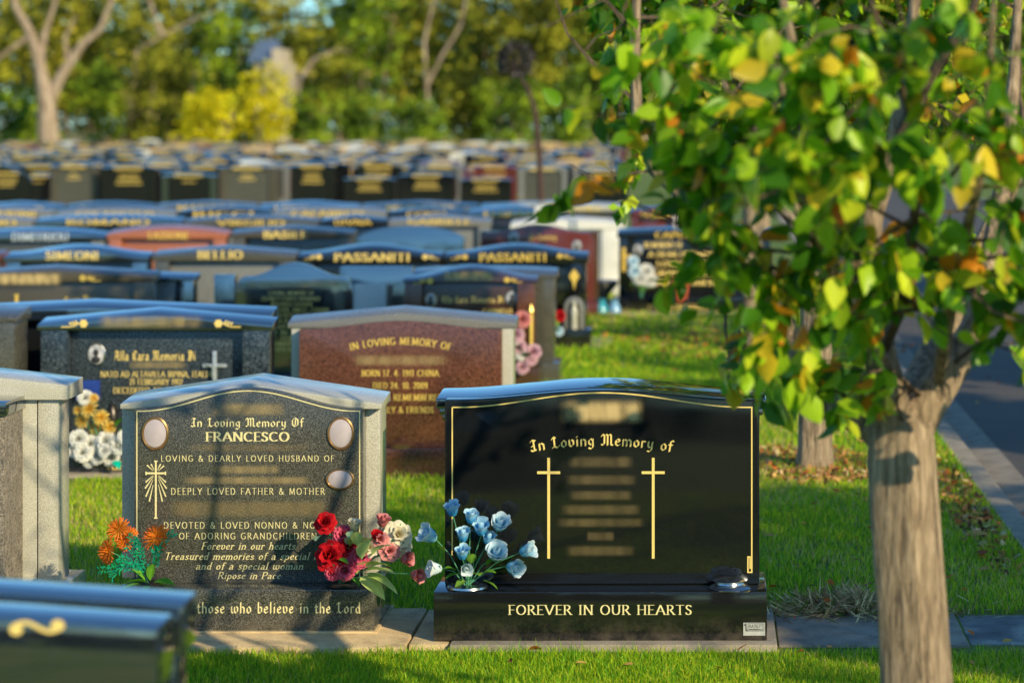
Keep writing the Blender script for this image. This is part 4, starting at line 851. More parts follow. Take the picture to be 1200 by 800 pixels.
def auto_tree(X, Y, label, seed, ht=4.6, fork=1.35, rad=1.35, per=2.2, leaf=.095, group=None, r=.095):
    rs = np.random.default_rng(seed); limbs = []
    for k in range(7):
        a = k*2*PI/7+rs.uniform(-.3, .3); p = [Vector((X, Y, fork+rs.uniform(-.1, .25)))]; rr = rad*rs.uniform(.6, 1)
        for u in (.2, .4, .6, .8, 1.0): p.append(Vector((X+math.cos(a)*rr*u**.75, Y+math.sin(a)*rr*u**.75, fork+(ht-fork)*(.06+u*.86)*(1 if k % 2 else .72)))+Vector(rs.normal(0, .05, 3)))
        limbs.append((p, .045, .008))
    return pear_tree(X, Y, limbs, ([(X, Y, -.02), (X, Y, .15), (X, Y, .6), (X, Y, fork), (X, Y, fork+.25)], [r*1.25, r*1.05, r, r*.97, r*.6]), label, seed, leaf, per, 0, 2, group=group)
auto_tree(SX(955, 14.2), 14.2, 'second pear tree, its slim trunk on a ring of mulch right behind the black headstone', 21)
t3 = auto_tree(.4, 21.7, 'third pear tree of the row along the kerb, mostly hidden by nearer leaves', 22, ht=3.7, rad=.85)
for (x, y, s, lb) in ((.64, 29.4, 1.15, 'fourth pear tree of the row along the kerb, furthest behind the leaves'), (7.9, 26, 1.1, 'pear tree on the far side of the road, left of the others there')):
    o = copy_tree(t3.o); o.location = (x, y, 0); o.rotation_euler.z = 1.9+y; o.scale = (s, s, s); o['label'] = lb
SH = [(7.8, .5, 1.28), (7.9, 3.1, 1.68), (7.8, 5.6, 1.32), (8.1, 10.5, 1.5), (7.9, 15.5, 1.5)]
for i, (x, y, s) in enumerate(SH):
    o = copy_tree(t3.o); o.location = (x, y, 0); o.rotation_euler.z = i*1.3; o.scale = (s, s, s); o['label'] = 'pear tree standing across the road beyond the right edge'; o['group'] = 'shade trees across the road'

# ------------------------------------------------------------------ background woodland
def shell_np(rs, lobes, size, pal, wts, dens):
    P_ = []; Cc = []
    for (cx, cy, cz, rx, ry, rz, k) in lobes:
        n = int(dens*4*PI*((rx*rz+rx*ry+ry*rz)/3)/(size*size)); u = rs.normal(0, 1, (n, 3)); u /= np.linalg.norm(u, axis=1)[:, None]
        keep = u[:, 1] < .3; u = u[keep]
        wob = 1+.22*np.sin(u[:, 0]*5+k)*np.sin(u[:, 2]*6+k*2)+.12*np.sin(u[:, 0]*13+k*3)*np.sin(u[:, 2]*11)
        rr = rs.uniform(.72, 1.08, (len(u), 1))*wob[:, None]; P_.append(np.array([[cx, cy, cz]])+u*rr*np.array([[rx, ry, rz]]))
    pos = np.concatenate(P_); n = len(pos)
    a = rs.normal(0, 1, (n, 3)); a /= np.linalg.norm(a, axis=1)[:, None]; b = np.cross(a, rs.normal(0, 1, (n, 3))); b /= np.linalg.norm(b, axis=1)[:, None]
    s = size*rs.uniform(.5, 1.3, (n, 1)); V = np.stack([pos-a*s*.5, pos+b*s*.32, pos+a*s*.5, pos-b*s*.32], 1).reshape(-1, 3)
    fa = np.arange(n*4); st = np.arange(n)*4
    pal = np.array(pal); cl = (np.sin(pos[:, 0]*1.1+pos[:, 2]*.9)*np.sin(pos[:, 2]*1.5-pos[:, 0]*.7+1)+1)/2*.62+rs.random(n)*.38-.04  # tone clusters put light and dark masses of foliage into the colour
    ci = np.clip((cl*len(pal)).astype(int), 0, len(pal)-1); return V, fa, st, np.repeat(pal[ci]*rs.uniform(.75, 1.25, (n, 1)), 4, 0)
PALS = {'olive': [(0.043, 0.057, 0.007), (0.122, 0.133, 0.013), (0.375, 0.374, 0.030), (0.590, 0.527, 0.050)], 'green': [(0.027, 0.061, 0.007), (0.125, 0.208, 0.016), (0.286, 0.402, 0.023), (0.483, 0.582, 0.034)],
        'yellow': [(0.358, 0.348, 0.010), (0.716, 0.611, 0.011), (0.720, 0.656, 0.016), (0.720, 0.656, 0.019)], 'dark': [(0.013, 0.029, 0.005), (0.037, 0.061, 0.010), (0.086, 0.113, 0.013), (0.214, 0.263, 0.030)], 'gum': [(0.061, 0.075, 0.010), (0.250, 0.250, 0.025), (0.500, 0.458, 0.039), (0.720, 0.611, 0.069)]}
def bush(px, top, wpx, D, pal, label, seed, name='shrub', cat='shrub', low=0, group=None, size=.34):
    rs = np.random.default_rng(seed); X = SX(px, D); Zt = SZ(top, D); rx = wpx/2*D/F; t = T(name, (X, D, 0), label, cat, group)
    bm = BM(); 
    for k in range(3): tube(bm, [(X+(k-1)*.15, D, -.1), (X+(k-1)*rx*.3, D+.1, Zt*.35), (X+(k-1)*rx*.5, D, Zt*.7)], [.16, .10, .04], 7)
    t.part('trunk', bm, M['bark'])
    lobes = []; nl = 11
    for k in range(nl):
        a = rs.uniform(0, 2*PI); q = rs.uniform(.0, .68); lz = low+(Zt-low)*rs.uniform(.2, .8); r = rx*rs.uniform(.3, .52)
        rz = min(r*1.1, Zt-lz, lz+.2-low if low == 0 else 9)
        lobes.append((math.cos(a)*rx*q, math.sin(a)*rx*.6*q, lz, r, r*.8, max(rz, .5), k*1.7))
    lobes.append((0, 0, low+(Zt-low)*.55, rx*.75, rx*.6, (Zt-low)*.45, 3.3))
    V, fa, st, C = shell_np(rs, lobes, size, PALS[pal], None, 1.7); npmesh('crown', V, fa, st, C, M['farleaf'], t.o); return t
B = [  # px, top, width, D, palette, label
 (20, 105, 100, 154, 'green', 'shrub behind the far rows at the left edge, beside the big gum'), (118, 68, 86, 156, 'green', 'rounded green shrub right of the big pale gum trunk'), (164, 60, 66, 150, 'olive', 'olive shrub covering the foot of the pale branched gum'), (170, 108, 60, 152, 'dark', 'low dark shrub between two lighter ones'),
 (205, 42, 96, 158, 'olive', 'tall olive shrub left of the yellow wattle'), (250, 104, 100, 148, 'yellow', 'lower yellow flowering wattle'), (312, 78, 92, 149.5, 'yellow', 'upper yellow flowering wattle below the blue roof'), (362, 100, 84, 151, 'green', 'green shrub right of the yellow wattle'),
 (405, 46, 80, 158, 'olive', 'tall dark olive shrub in the middle of the tree line'), (430, 104, 78, 152, 'green', 'low green shrub in the middle of the tree line'), (490, 112, 82, 151, 'green', 'soft green shrub right of the middle'), (545, 78, 92, 155, 'olive', 'olive shrub under the leaning pale branches'),
 (600, 92, 96, 153, 'green', 'broad green shrub behind the round headed sapling'), (665, 86, 84, 153, 'green', 'green shrub left of the near tree foliage'), (735, 92, 96, 153, 'dark', 'dark shrub seen between the near tree twigs'), (810, 84, 100, 154, 'green', 'green shrub mostly hidden behind the near tree'),
 (900, 80, 120, 154, 'olive', 'olive shrub behind the near tree crown'), (1010, 84, 130, 154, 'green', 'green shrub behind the near tree trunk'), (1120, 80, 130, 154, 'dark', 'dark shrub behind the limbs at the right'), (1220, 80, 130, 154, 'green', 'green shrub at the right edge far away')]
for i, (px, top, wp, D, pal, lb) in enumerate(B): bush(px, top, wp, D, pal, lb, 100+i)
TT = [(-40, -62, 190, 172, 'olive'), (90, -55, 170, 176, 'gum'), (200, -65, 170, 172, 'gum'), (262, -40, 100, 168, 'green'), (365, 2, 84, 172, 'olive'), (318, -60, 130, 182, 'gum'), (430, -55, 130, 174, 'green'), (500, -65, 160, 178, 'gum'), (600, -50, 160, 172, 'olive'), (690, -60, 170, 176, 'green'), (800, -55, 190, 174, 'olive'), (930, -60, 190, 176, 'green'), (1070, -55, 190, 174, 'olive'), (1210, -60, 190, 176, 'green'), (1360, -50, 190, 176, 'olive'), (-200, -50, 190, 176, 'green')]
WH = ['leftmost', 'above the big gum trunk', 'behind the tall olive shrub', 'left of the blue roof', 'right of the blue roof', 'above the blue roof', 'in the middle of the tree line', 'behind the pale leaning branches', 'behind the round headed sapling', 'behind the leftmost near twigs', 'behind the near crown', 'behind the near crown centre', 'behind the near fork', 'at the right edge', 'beyond the right edge', 'beyond the left edge']
for i, ((px, top, wp, D, pal), wh) in enumerate(zip(TT, WH)): bush(px, top, wp, D, pal, f'tall {pal if pal != "gum" else "grey green eucalyptus"} tree {wh}', 200+i, 'eucalyptus', 'tree', low=1.0 if i not in (3, 4, 5) else (1.0, 1.0, 7.6)[i-3], size=.46)
for i, px in enumerate(range(-160, 1500, 75)): bush(px, (28 if 250 < px < 390 else -30)+random.uniform(-12, 12) if not 280 < px < 345 else 60, 190, 205, 'dark', f'dark backing tree number {i+1} counted from the left behind the tree line'.replace(f'number {i+1} ', ''), 300+i, 'eucalyptus', 'tree', group='dark backing trees behind the tree line', size=.7)
for i in range(9):  # unseen tree belt added to darken reflections in the stone fronts
    x = -44+i*9.5; rs = np.random.default_rng(600+i); t = T('eucalyptus', (x, -46, 0), 'dark tree added behind the viewer for the stones to reflect', 'tree', 'trees added behind the viewer for dark reflections')
    bm = BM(); tube(bm, [(x, -46, 0), (x, -46, 4)], [.3, .2], 7); t.part('trunk', bm, M['bark'])
    V, fa, st, C = shell_np(rs, [(rs.uniform(-2, 2), rs.uniform(-1, 1), z, 5, 3, 3, z) for z in (2.6, 5, 7.4)], .7, PALS['dark'], None, 1.6); V[:, 1] *= -1; npmesh('crown', V, fa, st, C, M['farleaf'], t.o)
# big pale gums
def gum(px, D, limbs_px, label, seed, crown=()):
    rs = np.random.default_rng(seed); X = SX(px, D); t = T('gum_tree', (X, D, 0), label, 'tree'); bm = BM()
    for pts, r0, r1 in limbs_px:
        p = [PT(a, b, D+dd) for a, b, dd in pts]; n = len(p); tube(bm, p, [r0+(r1-r0)*(i/(n-1))**.7 for i in range(n)], 10)
    t.part('trunk', bm, M['gumbark'])
    if crown:
        lobes = [((x-px)*D/F, dy, SZ(y, D), r*D/F, r*D/F*.8, r*D/F*.6, k*2.1) for k, (x, y, r, dy) in enumerate(crown)]
        V, fa, st, C = shell_np(rs, lobes, .42, PALS['gum'], None, .42); npmesh('crown', V, fa, st, C, M['farleaf'], t.o)
gum(56, 149, [([(58, 190, 0), (56, 150, 0), (55, 125, 0), (52, 100, 0)], .75, .5), ([(54, 118, 0), (46, 75, 0), (36, 40, 0), (18, 8, 0), (10, -40, 0)], .48, .16), ([(58, 118, 0), (72, 88, 0), (98, 50, 0), (118, 34, 0), (135, -10, 0)], .42, .14), ([(46, 75, 0), (52, 40, .4), (64, 5, .6), (72, -40, .6)], .26, .08), ([(36, 42, 0), (12, 58, 0), (-14, 78, 0)], .2, .1), ([(80, 75, 0), (76, 45, 0), (88, 20, 0)], .18, .07)],
    'big pale gum tree with forked pinkish trunk at the upper left', 401, [(20, -10, 40, 2), (70, -30, 46, 2), (125, 8, 26, 2), (100, -10, 34, 2), (-20, 30, 30, 2)])
gum(215, 158, [([(150, 170, 0), (160, 60, 0), (190, 42, 0), (230, 22, 0), (262, 10, 0)], .16, .05), ([(190, 42, 0), (180, 15, 0), (168, -20, 0)], .18, .07)], 'gum tree with pale branches spreading above the tall olive shrub', 402, [(205, 0, 34, 2), (255, -8, 30, 2), (165, 20, 30, -2.5), (168, 60, 26, -2.5), (215, 60, 26, -2)])
gum(520, 160, [([(505, 180, 0), (500, 100, 0), (497, 50, 0), (506, 10, 0), (520, -50, 0)], .15, .08), ([(500, 100, 0), (520, 62, 0), (540, 30, 0), (552, -30, 0)], .14, .06)], 'gum tree with two leaning pale branches right of the middle', 403, [(490, -10, 30, 2), (560, 0, 34, 2), (515, 85, 26, -2.5), (480, 60, 20, -2)])
gum(385, 160, [([(345, 180, 0), (350, 95, 0), (368, 70, 0), (398, 58, 0), (412, 62, 0)], .28, .07)], 'slim gum tree with one bent pale branch left of the middle', 404, [(390, 48, 20, 2)])
gum(152, 156, [([(162, 190, 0), (160, 150, 0), (150, 120, 0), (146, 105, 0)], .4, .2)], 'pinkish gum trunk low between the green shrub and the olive one', 405)
# house in the gap
D = 166; t = T('house', (SX(315, D), D, 0), 'house with cream wall and blue grey roof seen in a gap above the yellow wattle', 'house')
a, b = SX(296, D), SX(334, D); bm = BM(); box(bm, a+.1, b-.1, D+.1, D+6, 0, SZ(72, D), 0); t.part('wall', bm, M['wall'])
bm = BM(); z = SZ(72, D); raw(bm, [(a-.3, D-.3, z), (SX(318, D), D-.3, z), (SX(318, D), D+3, z+1.6), (a-.3, D+3, z+1.6), (a-.3, D+6.3, z), (SX(318, D), D+6.3, z)], [(0, 1, 2, 3), (3, 2, 5, 4), (1, 5, 2), (0, 3, 4)]); t.part('roof', bm, M['roofblue'], smooth=False)
bm = BM(); box(bm, SX(318.5, D), SX(329, D), D, D+4, z-.5, SZ(57, D), 0); t.part('upper_wall', bm, M['wall']); bm = BM(); box(bm, SX(303, D), SX(309, D), D+.05, D+.12, 5.2, 6.0, 0); t.part('window', bm, M['glass'])

# ------------------------------------------------------------------ flowers
def basis(ax):
    ax = Vector(ax).normalized(); u = ax.orthogonal().normalized(); return u, ax.cross(u), ax
def flower_mesh(name, parent, origin, c, ax, r, kind, c0, c1, seed):
    r *= 1.16
    """kind rose | bud | mum | carn ; c0 = inner colour, c1 = rim colour"""
    rs = random.Random(seed); u, v, w_ = basis(ax); bm = BM(); lay = bm.verts.layers.float_color.new('col'); c = Vector(c)-Vector(origin)
    spec = {'rose': [(.16, .95, 4), (.34, .9, 5), (.58, .72, 6), (.9, .45, 7)], 'bud': [(.25, 1.5, 3), (.5, 1.45, 4), (.66, 1.25, 5)], 'tulip': [(.3, 1.45, 3), (.62, 1.4, 5)], 'mum': [(.12, .85, 6), (.36, .8, 10), (.62, .62, 14), (.86, .36, 18), (1.0, .06, 18)], 'carn': [(.2, .85, 7), (.48, .75, 9), (.8, .5, 11), (1.0, .2, 11)]}[kind]
    for li, (rad, hgt, n) in enumerate(spec):
        for k in range(n):
            a0 = 2*PI*(k+.37*li)/n+rs.uniform(-.12, .12); da = {'rose': 1.5, 'bud': 1.6, 'tulip': 1.5, 'mum': .75, 'carn': 1.35}[kind]*2*PI/n/2
            gu, gv = (7, 5) if kind != 'mum' else (3, 4); grid = []; hh = hgt*rs.uniform(.85, 1.12); wv = rs.uniform(0, 6)
            for j in range(gv):
                t_ = j/(gv-1); row = []
                for i in range(gu):
                    s = -1+2*i/(gu-1)
                    wdt = math.sin(PI*min(.92, .18+.62*t_))**.7 if kind != 'mum' else (1-.75*t_**3)
                    if kind in ('rose', 'carn'): rr = rad*(.35+.65*t_**.8)+ (.22*t_**4 if li else .05)
                    elif kind in ('bud', 'tulip'): rr = rad*(.45+.75*math.sin(PI*min(.62*t_+.08, 1)))*(1-.25*t_)+.42*t_**5*(li > 0)
                    else: rr = rad*(.15+.95*t_)
                    if kind == 'carn': rr += .07*math.sin(i*2.7+k)*t_; 
                    if kind in ('rose', 'bud', 'tulip'): rr += .07*math.sin(s*3.2+wv)*t_**2
                    ang = a0+s*da*wdt; h = hh*(t_**(.9 if kind != 'mum' else 1.0))-(.12*s*s*t_) - (.28*t_**4*(li >= 2) if kind == 'rose' else 0)+rs.uniform(-.02, .02)
                    p = c+(u*math.cos(ang)+v*math.sin(ang))*rr*r+w_*(h-.3)*r
                    vv = bm.verts.new(p); e = min(1, max(0, (t_-.35)/.65))*rs.uniform(.7, 1); sh = rs.uniform(.85, 1.12)
                    vv[lay] = (*[(c0[q]*(1-e)+c1[q]*e)*sh for q in range(3)], 1); row.append(vv)
                grid.append(row)
            for j in range(gv-1):
                for i in range(gu-1): bm.faces.new((grid[j][i], grid[j][i+1], grid[j+1][i+1], grid[j+1][i]))
    # green cup
    if kind in ('bud', 'tulip', 'rose'):
        for k in range(5):
            a0 = 2*PI*k/5; q = [c-w_*r*.45]; pts = [c+(u*math.cos(a0-.4)+v*math.sin(a0-.4))*r*.5-w_*r*.15, c+(u*math.cos(a0)+v*math.sin(a0))*r*.85+w_*r*.25, c+(u*math.cos(a0+.4)+v*math.sin(a0+.4))*r*.5-w_*r*.15]
            vs = [bm.verts.new(p) for p in q+pts]
            for x in vs: x[lay] = (.02, .2, .12, 1)
            bm.faces.new(vs)
    for f in bm.faces: f.smooth = True
    me = bpy.data.meshes.new(name); bm.to_mesh(me); bm.free(); me.materials.append(M['petal']); o = bpy.data.objects.new(name, me); COL.objects.link(o); o.parent = parent; return o
def big_leaf(name, parent, origin, p0, d, L, W, c, droop=.3, n=7):
    p0 = Vector(p0)-Vector(origin); d = Vector(d).normalized(); side = d.cross(Vector((0, 0, 1))); side = side.normalized() if side.length > .1 else Vector((1, 0, 0)); up = side.cross(d)
    side = (side+up*random.uniform(-.5, .5)).normalized(); up = side.cross(d); bm = BM(); lay = bm.verts.layers.float_color.new('col'); rows = []
    for i in range(n):
        t_ = i/(n-1); wd = W*math.sin(PI*t_**.85)**.8*.5+.0006; m = p0+d*L*t_-Vector((0, 0, 1))*L*droop*t_*t_; row = []
        for s in (-1, -.5, 0, .5, 1):
            v = bm.verts.new(m+side*wd*s+up*abs(s)*wd*.35); k = (1.25 if s == 0 else 1)*random.uniform(.85, 1.1); v[lay] = (*[x*k for x in c], 1); row.append(v)
        rows.append(row)
    for a, b in zip(rows, rows[1:]):
        for k in range(4): bm.faces.new((a[k], a[k+1], b[k+1], b[k]))
    for f in bm.faces: f.smooth = True
    me = bpy.data.meshes.new(name); bm.to_mesh(me); bm.free(); me.materials.append(M['petal']); o = bpy.data.objects.new(name, me); COL.objects.link(o); o.parent = parent; return o
def bouquet(loc, label, flowers, leaves, D, name='flower_bouquet', stem_c='stem'):
    """flowers: (px, py, dD, radius px, kind, c0, c1, axis)"""
    t = T(name, loc, label, 'flowers'); bm = BM(); root = Vector(loc)
    for i, (px, py, dd, rp, kind, c0, c1, ax) in enumerate(flowers):
        Dq = D+dd; c = Vector(PT(px, py, Dq)); r = rp*Dq/F; a = Vector(ax).normalized(); e = c-a*r*.6
        mid = root.lerp(e, .55)+Vector((0, 0, .02)); tube(bm, [root+Vector((random.uniform(-.012, .012), random.uniform(-.01, .01), 0)), mid, e], [.0028, .0025, .002], 6)
        flower_mesh({'mum': 'chrysanthemum', 'carn': 'carnation', 'tulip': 'rosebud', 'bud': 'rosebud'}.get(kind, 'rose'), t.o, loc, c, ax, r, kind, c0, c1, i*13+int(px))
    t.part('stems', bm, M[stem_c])
    for (px, py, dd, dirv, L, W, c) in leaves: big_leaf('leaf', t.o, loc, PT(px, py, D+dd), dirv, L, W, c)
    return t
RED = ((.25, .0, .004), (.75, .012, .02)); PNK = ((.5, .03, .10), (.85, .16, .25)); PLP = ((.6, .15, .15), (.85, .38, .36)); CRM = ((.75, .66, .4), (.88, .82, .62)); BLU = ((.06, .42, .80), (.66, .90, .96)); WBL = ((.28, .66, .88), (.88, .95, .95)); WHT = ((.7, .85, .9), (.9, .93, .92)); ORG = ((.9, .38, .03), (.95, .16, .03)); YEL = ((.85, .5, .04), (.92, .78, .26)); WT2 = ((.75, .74, .66), (.88, .88, .84)); PK2 = ((.6, .25, .35), (.85, .6, .65))
fr = (0, -1, .35)
D = 9.44
bouquet((SX(401, 9.585), 9.585, .214), 'red, pink and cream artificial roses with broad pale leaves on the grey headstone base', [
 (387, 651, -.02, 15, 'rose', *RED, (-.2, -1, .35)), (381, 612, 0, 10.5, 'rose', *RED, (-.1, -1, .5)), (402, 626, .03, 9, 'carn', *PNK, (0, -1, .6)), (408, 641, .0, 9, 'carn', *RED, fr), (422, 652, -.01, 10, 'carn', *PNK, (.3, -1, .2)), (404, 668, -.03, 9, 'carn', *PNK, (.1, -1, 0)), (389, 671, -.03, 7, 'carn', *PNK, (-.2, -1, 0)), (413, 660, -.02, 8, 'carn', *PNK, (0, -1, .1)),
 (433, 641, .0, 9, 'rose', *CRM, (.1, -1, .5)), (446, 632, -.01, 8, 'rose', *PLP, (.1, -1, .5)), (415, 618, .02, 7.5, 'bud', *CRM, (.1, -.3, 1)), (441, 630, 0, 6.5, 'bud', *RED, (.2, -.7, .8)), (448, 613, .03, 8, 'bud', *PLP, (.3, -.4, 1)), (457, 645, .0, 10, 'rose', *PLP, (.3, -1, .3)), (474, 655, .0, 8, 'bud', *PLP, (1, -.6, .2)), (486, 673, -.02, 8.5, 'bud', *PLP, (1, -.7, -.1)), (467, 626, .03, 13, 'rose', *CRM, (.4, -1, .4)), (455, 622, .06, 10, 'rose', *CRM, (.1, -1, .6)), (472, 640, .05, 10, 'rose', *CRM, (.6, -1, .1))],
 [(424, 655, -.06, (.25, -.5, 1), .15, .06, (.55, .68, .26)), (436, 650, -.06, (.7, -.5, .75), .13, .055, (.6, .7, .3)), (430, 668, -.08, (1, -.5, .3), .14, .06, (.5, .64, .2)), (430, 676, -.09, (1, -.6, -.05), .15, .065, (.5, .62, .18)), (420, 640, -.04, (-.1, -.4, 1), .10, .045, (.5, .62, .2))]+[(410, 640, 0, d, l, w_, c) for d, l, w_, c in [((.5, -.4, 1), .12, .05, (.45, .6, .16)), ((.9, -.3, .6), .13, .05, (.5, .62, .2)), ((-.1, -.5, 1), .07, .035, (.4, .55, .3))]] +
 [(428, 664, -.02, (1, -.5, .5), .12, .05, (.42, .58, .14)), (425, 672, -.03, (1, -.6, .05), .15, .055, (.45, .6, .14)), (422, 676, -.04, (.9, -.7, -.25), .14, .065, (.55, .66, .2)), (418, 672, 0, (.5, -.3, .9), .10, .05, (.4, .56, .13)), (412, 676, 0, (.4, -.5, -.1), .06, .03, (.08, .3, .04)), (424, 655, .02, (.7, -.2, .9), .10, .045, (.5, .62, .22)), (430, 680, -.03, (1, -.4, .2), .10, .045, (.4, .58, .12)), (395, 655, -.03, (.7, -.5, .1), .06, .03, (.12, .42, .03)), (402, 678, 0, (.1, -.6, .3), .05, .03, (.1, .3, .05)), (374, 628, .0, (-.1, -.6, 0), .04, .035, (.45, .65, .35)), (410, 622, .0, (.1, -.6, -.2), .04, .03, (.4, .6, .3))], D)
# orange chrysanthemums
org = bouquet((SX(172, 9.585), 9.585, .214), 'orange artificial chrysanthemums with ferny sprays on the left end of the grey base', [
 (137, 618, -.03, 12, 'mum', *ORG, (-.3, -1, .7)), (152, 623, .03, 8.5, 'mum', *ORG, (.3, -.6, .9)), (144, 634, .0, 10, 'mum', *ORG, (-.5, -1, .1)), (123, 646, -.04, 12, 'mum', *ORG, (-1, -.8, .1)), (183, 629, .0, 13.5, 'mum', *ORG, (.05, -1, .4))],
 [(172, 682, -.01, (-1, -.6, .35), .11, .042, (.09, .32, .02)), (170, 680, 0, (-.6, -.2, .9), .09, .035, (.16, .42, .03)), (176, 680, 0, (.15, -.3, 1), .11, .035, (.14, .38, .03)), (180, 682, 0, (1, -.5, .3), .11, .042, (.12, .36, .03)), (186, 684, -.01, (1, -.6, .0), .08, .035, (.1, .32, .03)), (174, 686, -.02, (-.1, -.7, -.2), .05, .035, (.04, .16, .015)), (178, 668, 0, (.5, 0, 1), .09, .03, (.16, .4, .03)), (166, 684, -.02, (-1, -.8, .1), .1, .035, (.1, .34, .02))], D)
def fern(t, sprays, D, col=(.01, .42, .22)):
    for (x0, y0, x1, y1) in sprays:
        bm = BM(); lay = bm.verts.layers.float_color.new('col'); n = 15
        for i in range(n):
            u = i/(n-1); px = x0+(x1-x0)*u; py = y0+(y1-y0)*u-5*math.sin(PI*u)
            for s in (-1, 1):
                a = math.atan2(-(y1-y0), (x1-x0))+s*random.uniform(.5, 1.2); L = random.uniform(.012, .028)
                p = Vector(PT(px, py, D+random.uniform(-.03, .03))); d = Vector((math.cos(a), random.uniform(-.4, .4), math.sin(a))); q = Vector((-d.z, 0, d.x)).normalized()*.0032
                vs = [bm.verts.new(x) for x in (p-q*.3, p+d*L*.5-q, p+d*L, p+d*L*.5+q)]
                for z in vs: z[lay] = (*[c*random.uniform(.6, 1.3) for c in col], 1)
                bm.faces.new(vs)
        t.part('fern_spray', bm, M['petal'], None, False)
fern(org, [(170, 670, 148, 640), (168, 672, 128, 668), (172, 668, 158, 632), (165, 668, 140, 655), (182, 665, 186, 640), (168, 662, 118, 668), (184, 650, 202, 626), (160, 660, 132, 676), (165, 650, 150, 628), (185, 660, 178, 642)], D)
D = 9.40
bl = bouquet((SX(548, 9.44), 9.45, .226), 'pale blue and white artificial roses in a steel bowl before the black headstone', [
 (530.5, 600, 0, 9.2, 'tulip', *BLU, (-.1, -.35, 1)), (552, 609, .0, 9, 'tulip', *BLU, (.1, -.4, 1)), (585, 616, .0, 11, 'bud', *WBL, (.3, -.8, .8)), (543, 630, -.02, 8.5, 'tulip', *BLU, (0, -.3, 1)), (564, 622, -.01, 10, 'tulip', *BLU, (0, -.5, 1)), (572, 634, 0, 8.5, 'tulip', *BLU, (.2, -.4, 1)), (506, 629, -.02, 11.5, 'tulip', *WBL, (-.8, -.6, .6)), (542, 651, -.04, 8.8, 'tulip', *BLU, (.05, -.5, 1)), (545, 665, -.05, 7.5, 'tulip', *WHT, (.3, -.8, -.1)),
 (580, 650, -.01, 12, 'bud', *WBL, (.3, -.8, .7)), (614, 646, -.01, 10, 'tulip', *WBL, (.9, -.5, .35)), (599, 664, -.03, 10.5, 'tulip', *WBL, (.8, -.7, -.05)), (513, 666, -.03, 9.5, 'tulip', *WHT, (-.9, -.6, .1))],
 [(534, 668, 0, (-.7, -.5, .5), .06, .035, (.12, .32, .03)), (540, 672, 0, (-.9, -.6, .1), .07, .04, (.1, .3, .03)), (552, 660, 0, (.1, -.2, 1), .06, .04, (.16, .34, .04)), (556, 672, -.02, (.4, -.8, .3), .06, .045, (.2, .38, .05)), (564, 672, 0, (1, -.5, .5), .075, .04, (.14, .34, .03)), (566, 680, -.01, (1, -.6, -.1), .07, .035, (.16, .36, .04)), (545, 680, -.02, (-.8, -.8, -.1), .05, .03, (.15, .3, .04)), (520, 645, 0, (-.2, -.3, .4), .05, .03, (.3, .45, .06)), (570, 662, 0, (.8, -.2, .9), .06, .035, (.12, .3, .03))], D)
bm = BM(); lathe(bm, [(.062, 0), (.080, .004), (.078, .012), (.05, .02), (.045, .016)], (SX(548, 9.44), 9.445, .2172)); bl.part('bowl', bm, M['chrome'])
# row 2 white and yellow
D = 13.86
bq = []
for i, (px, py, r, c) in enumerate([(103, 478, 12, YEL), (118, 488, 11, YEL), (95, 492, 11, YEL), (112, 502, 12, YEL), (128, 500, 9, YEL), (100, 466, 9, WT2), (92, 514, 11, WT2), (106, 520, 10, WT2), (124, 516, 12, WT2), (138, 522, 11, WT2), (97, 530, 11, WT2), (114, 534, 10, WT2), (130, 536, 10, WT2), (86, 528, 8, WT2), (146, 512, 9, WT2), (104, 540, 8, WT2), (122, 528, 8, WT2), (90, 480, 7, YEL), (110, 466, 7, YEL)]): bq.append((px, py, random.uniform(-.05, .06), r*.74, 'carn' if c is WT2 else 'mum', *c, (random.uniform(-.4, .4), -1, random.uniform(0, .6))))
bouquet((SX(115, 13.9), 13.9, .172), 'large bunch of yellow and white artificial flowers before the blue flecked headstone', bq, [(136, 500, 0, (.6, -.4, .8), .14, .06, (.1, .3, .03)), (138, 505, 0, (1, -.3, .2), .12, .06, (.12, .34, .03)), (134, 540, 0, (.5, -.5, -.3), .06, .05, (.0, .5, .35))], D)
D = 18.3
bouquet((SX(615, 18.35), 18.35, .17), 'pink and lilac artificial flowers at the right end of the dark brown headstone', [(612, 374, 0, 7.5, 'carn', *PLP, fr), (605, 392, 0, 7, 'carn', *PK2, fr), (607, 406, 0, 7, 'carn', *PK2, fr), (610, 414, 0, 6, 'carn', *WT2, fr), (625, 412, 0, 7, 'carn', *PK2, fr), (612, 430, 0, 6, 'carn', *PK2, fr), (602, 399, 0, 6, 'carn', *WT2, fr), (622, 420, 0, 6, 'carn', *PK2, fr)], [(612, 415, 0, (-.5, -.5, 1), .14, .06, (.05, .16, .03)), (612, 420, 0, (.6, -.5, .6), .14, .06, (.05, .16, .03))], D)
D = 21.8
bouquet((SX(655, D), D, .172), 'small red and green posy beside the grey saint niche', [(656, 370, 0, 5, 'carn', *RED, fr), (650, 376, 0, 4, 'carn', (.3, .5, .05), (.5, .7, .1), fr), (655, 388, 0, 4, 'carn', *WBL, fr)], [(652, 392, 0, (0, -.3, 1), .1, .05, (.05, .16, .03))], D)
D = 25.8
bouquet((SX(752, D), D, .172), 'white and pale green flowers in front of the black headstone with the red pot', [(757, 318, 0, 7, 'carn', *WT2, fr), (751, 326, 0, 7, 'carn', *WT2, fr), (762, 328, 0, 6, 'carn', *WT2, fr), (744, 318, 0, 6, 'carn', *WBL, fr), (742, 306, 0, 5, 'carn', *WBL, fr)], [(750, 338, 0, (-.6, -.3, .5), .16, .08, (.2, .4, .1)), (756, 340, 0, (.7, -.3, .4), .16, .08, (.2, .4, .08)), (752, 342, 0, (0, -.3, .6), .14, .08, (.15, .34, .08))], D)
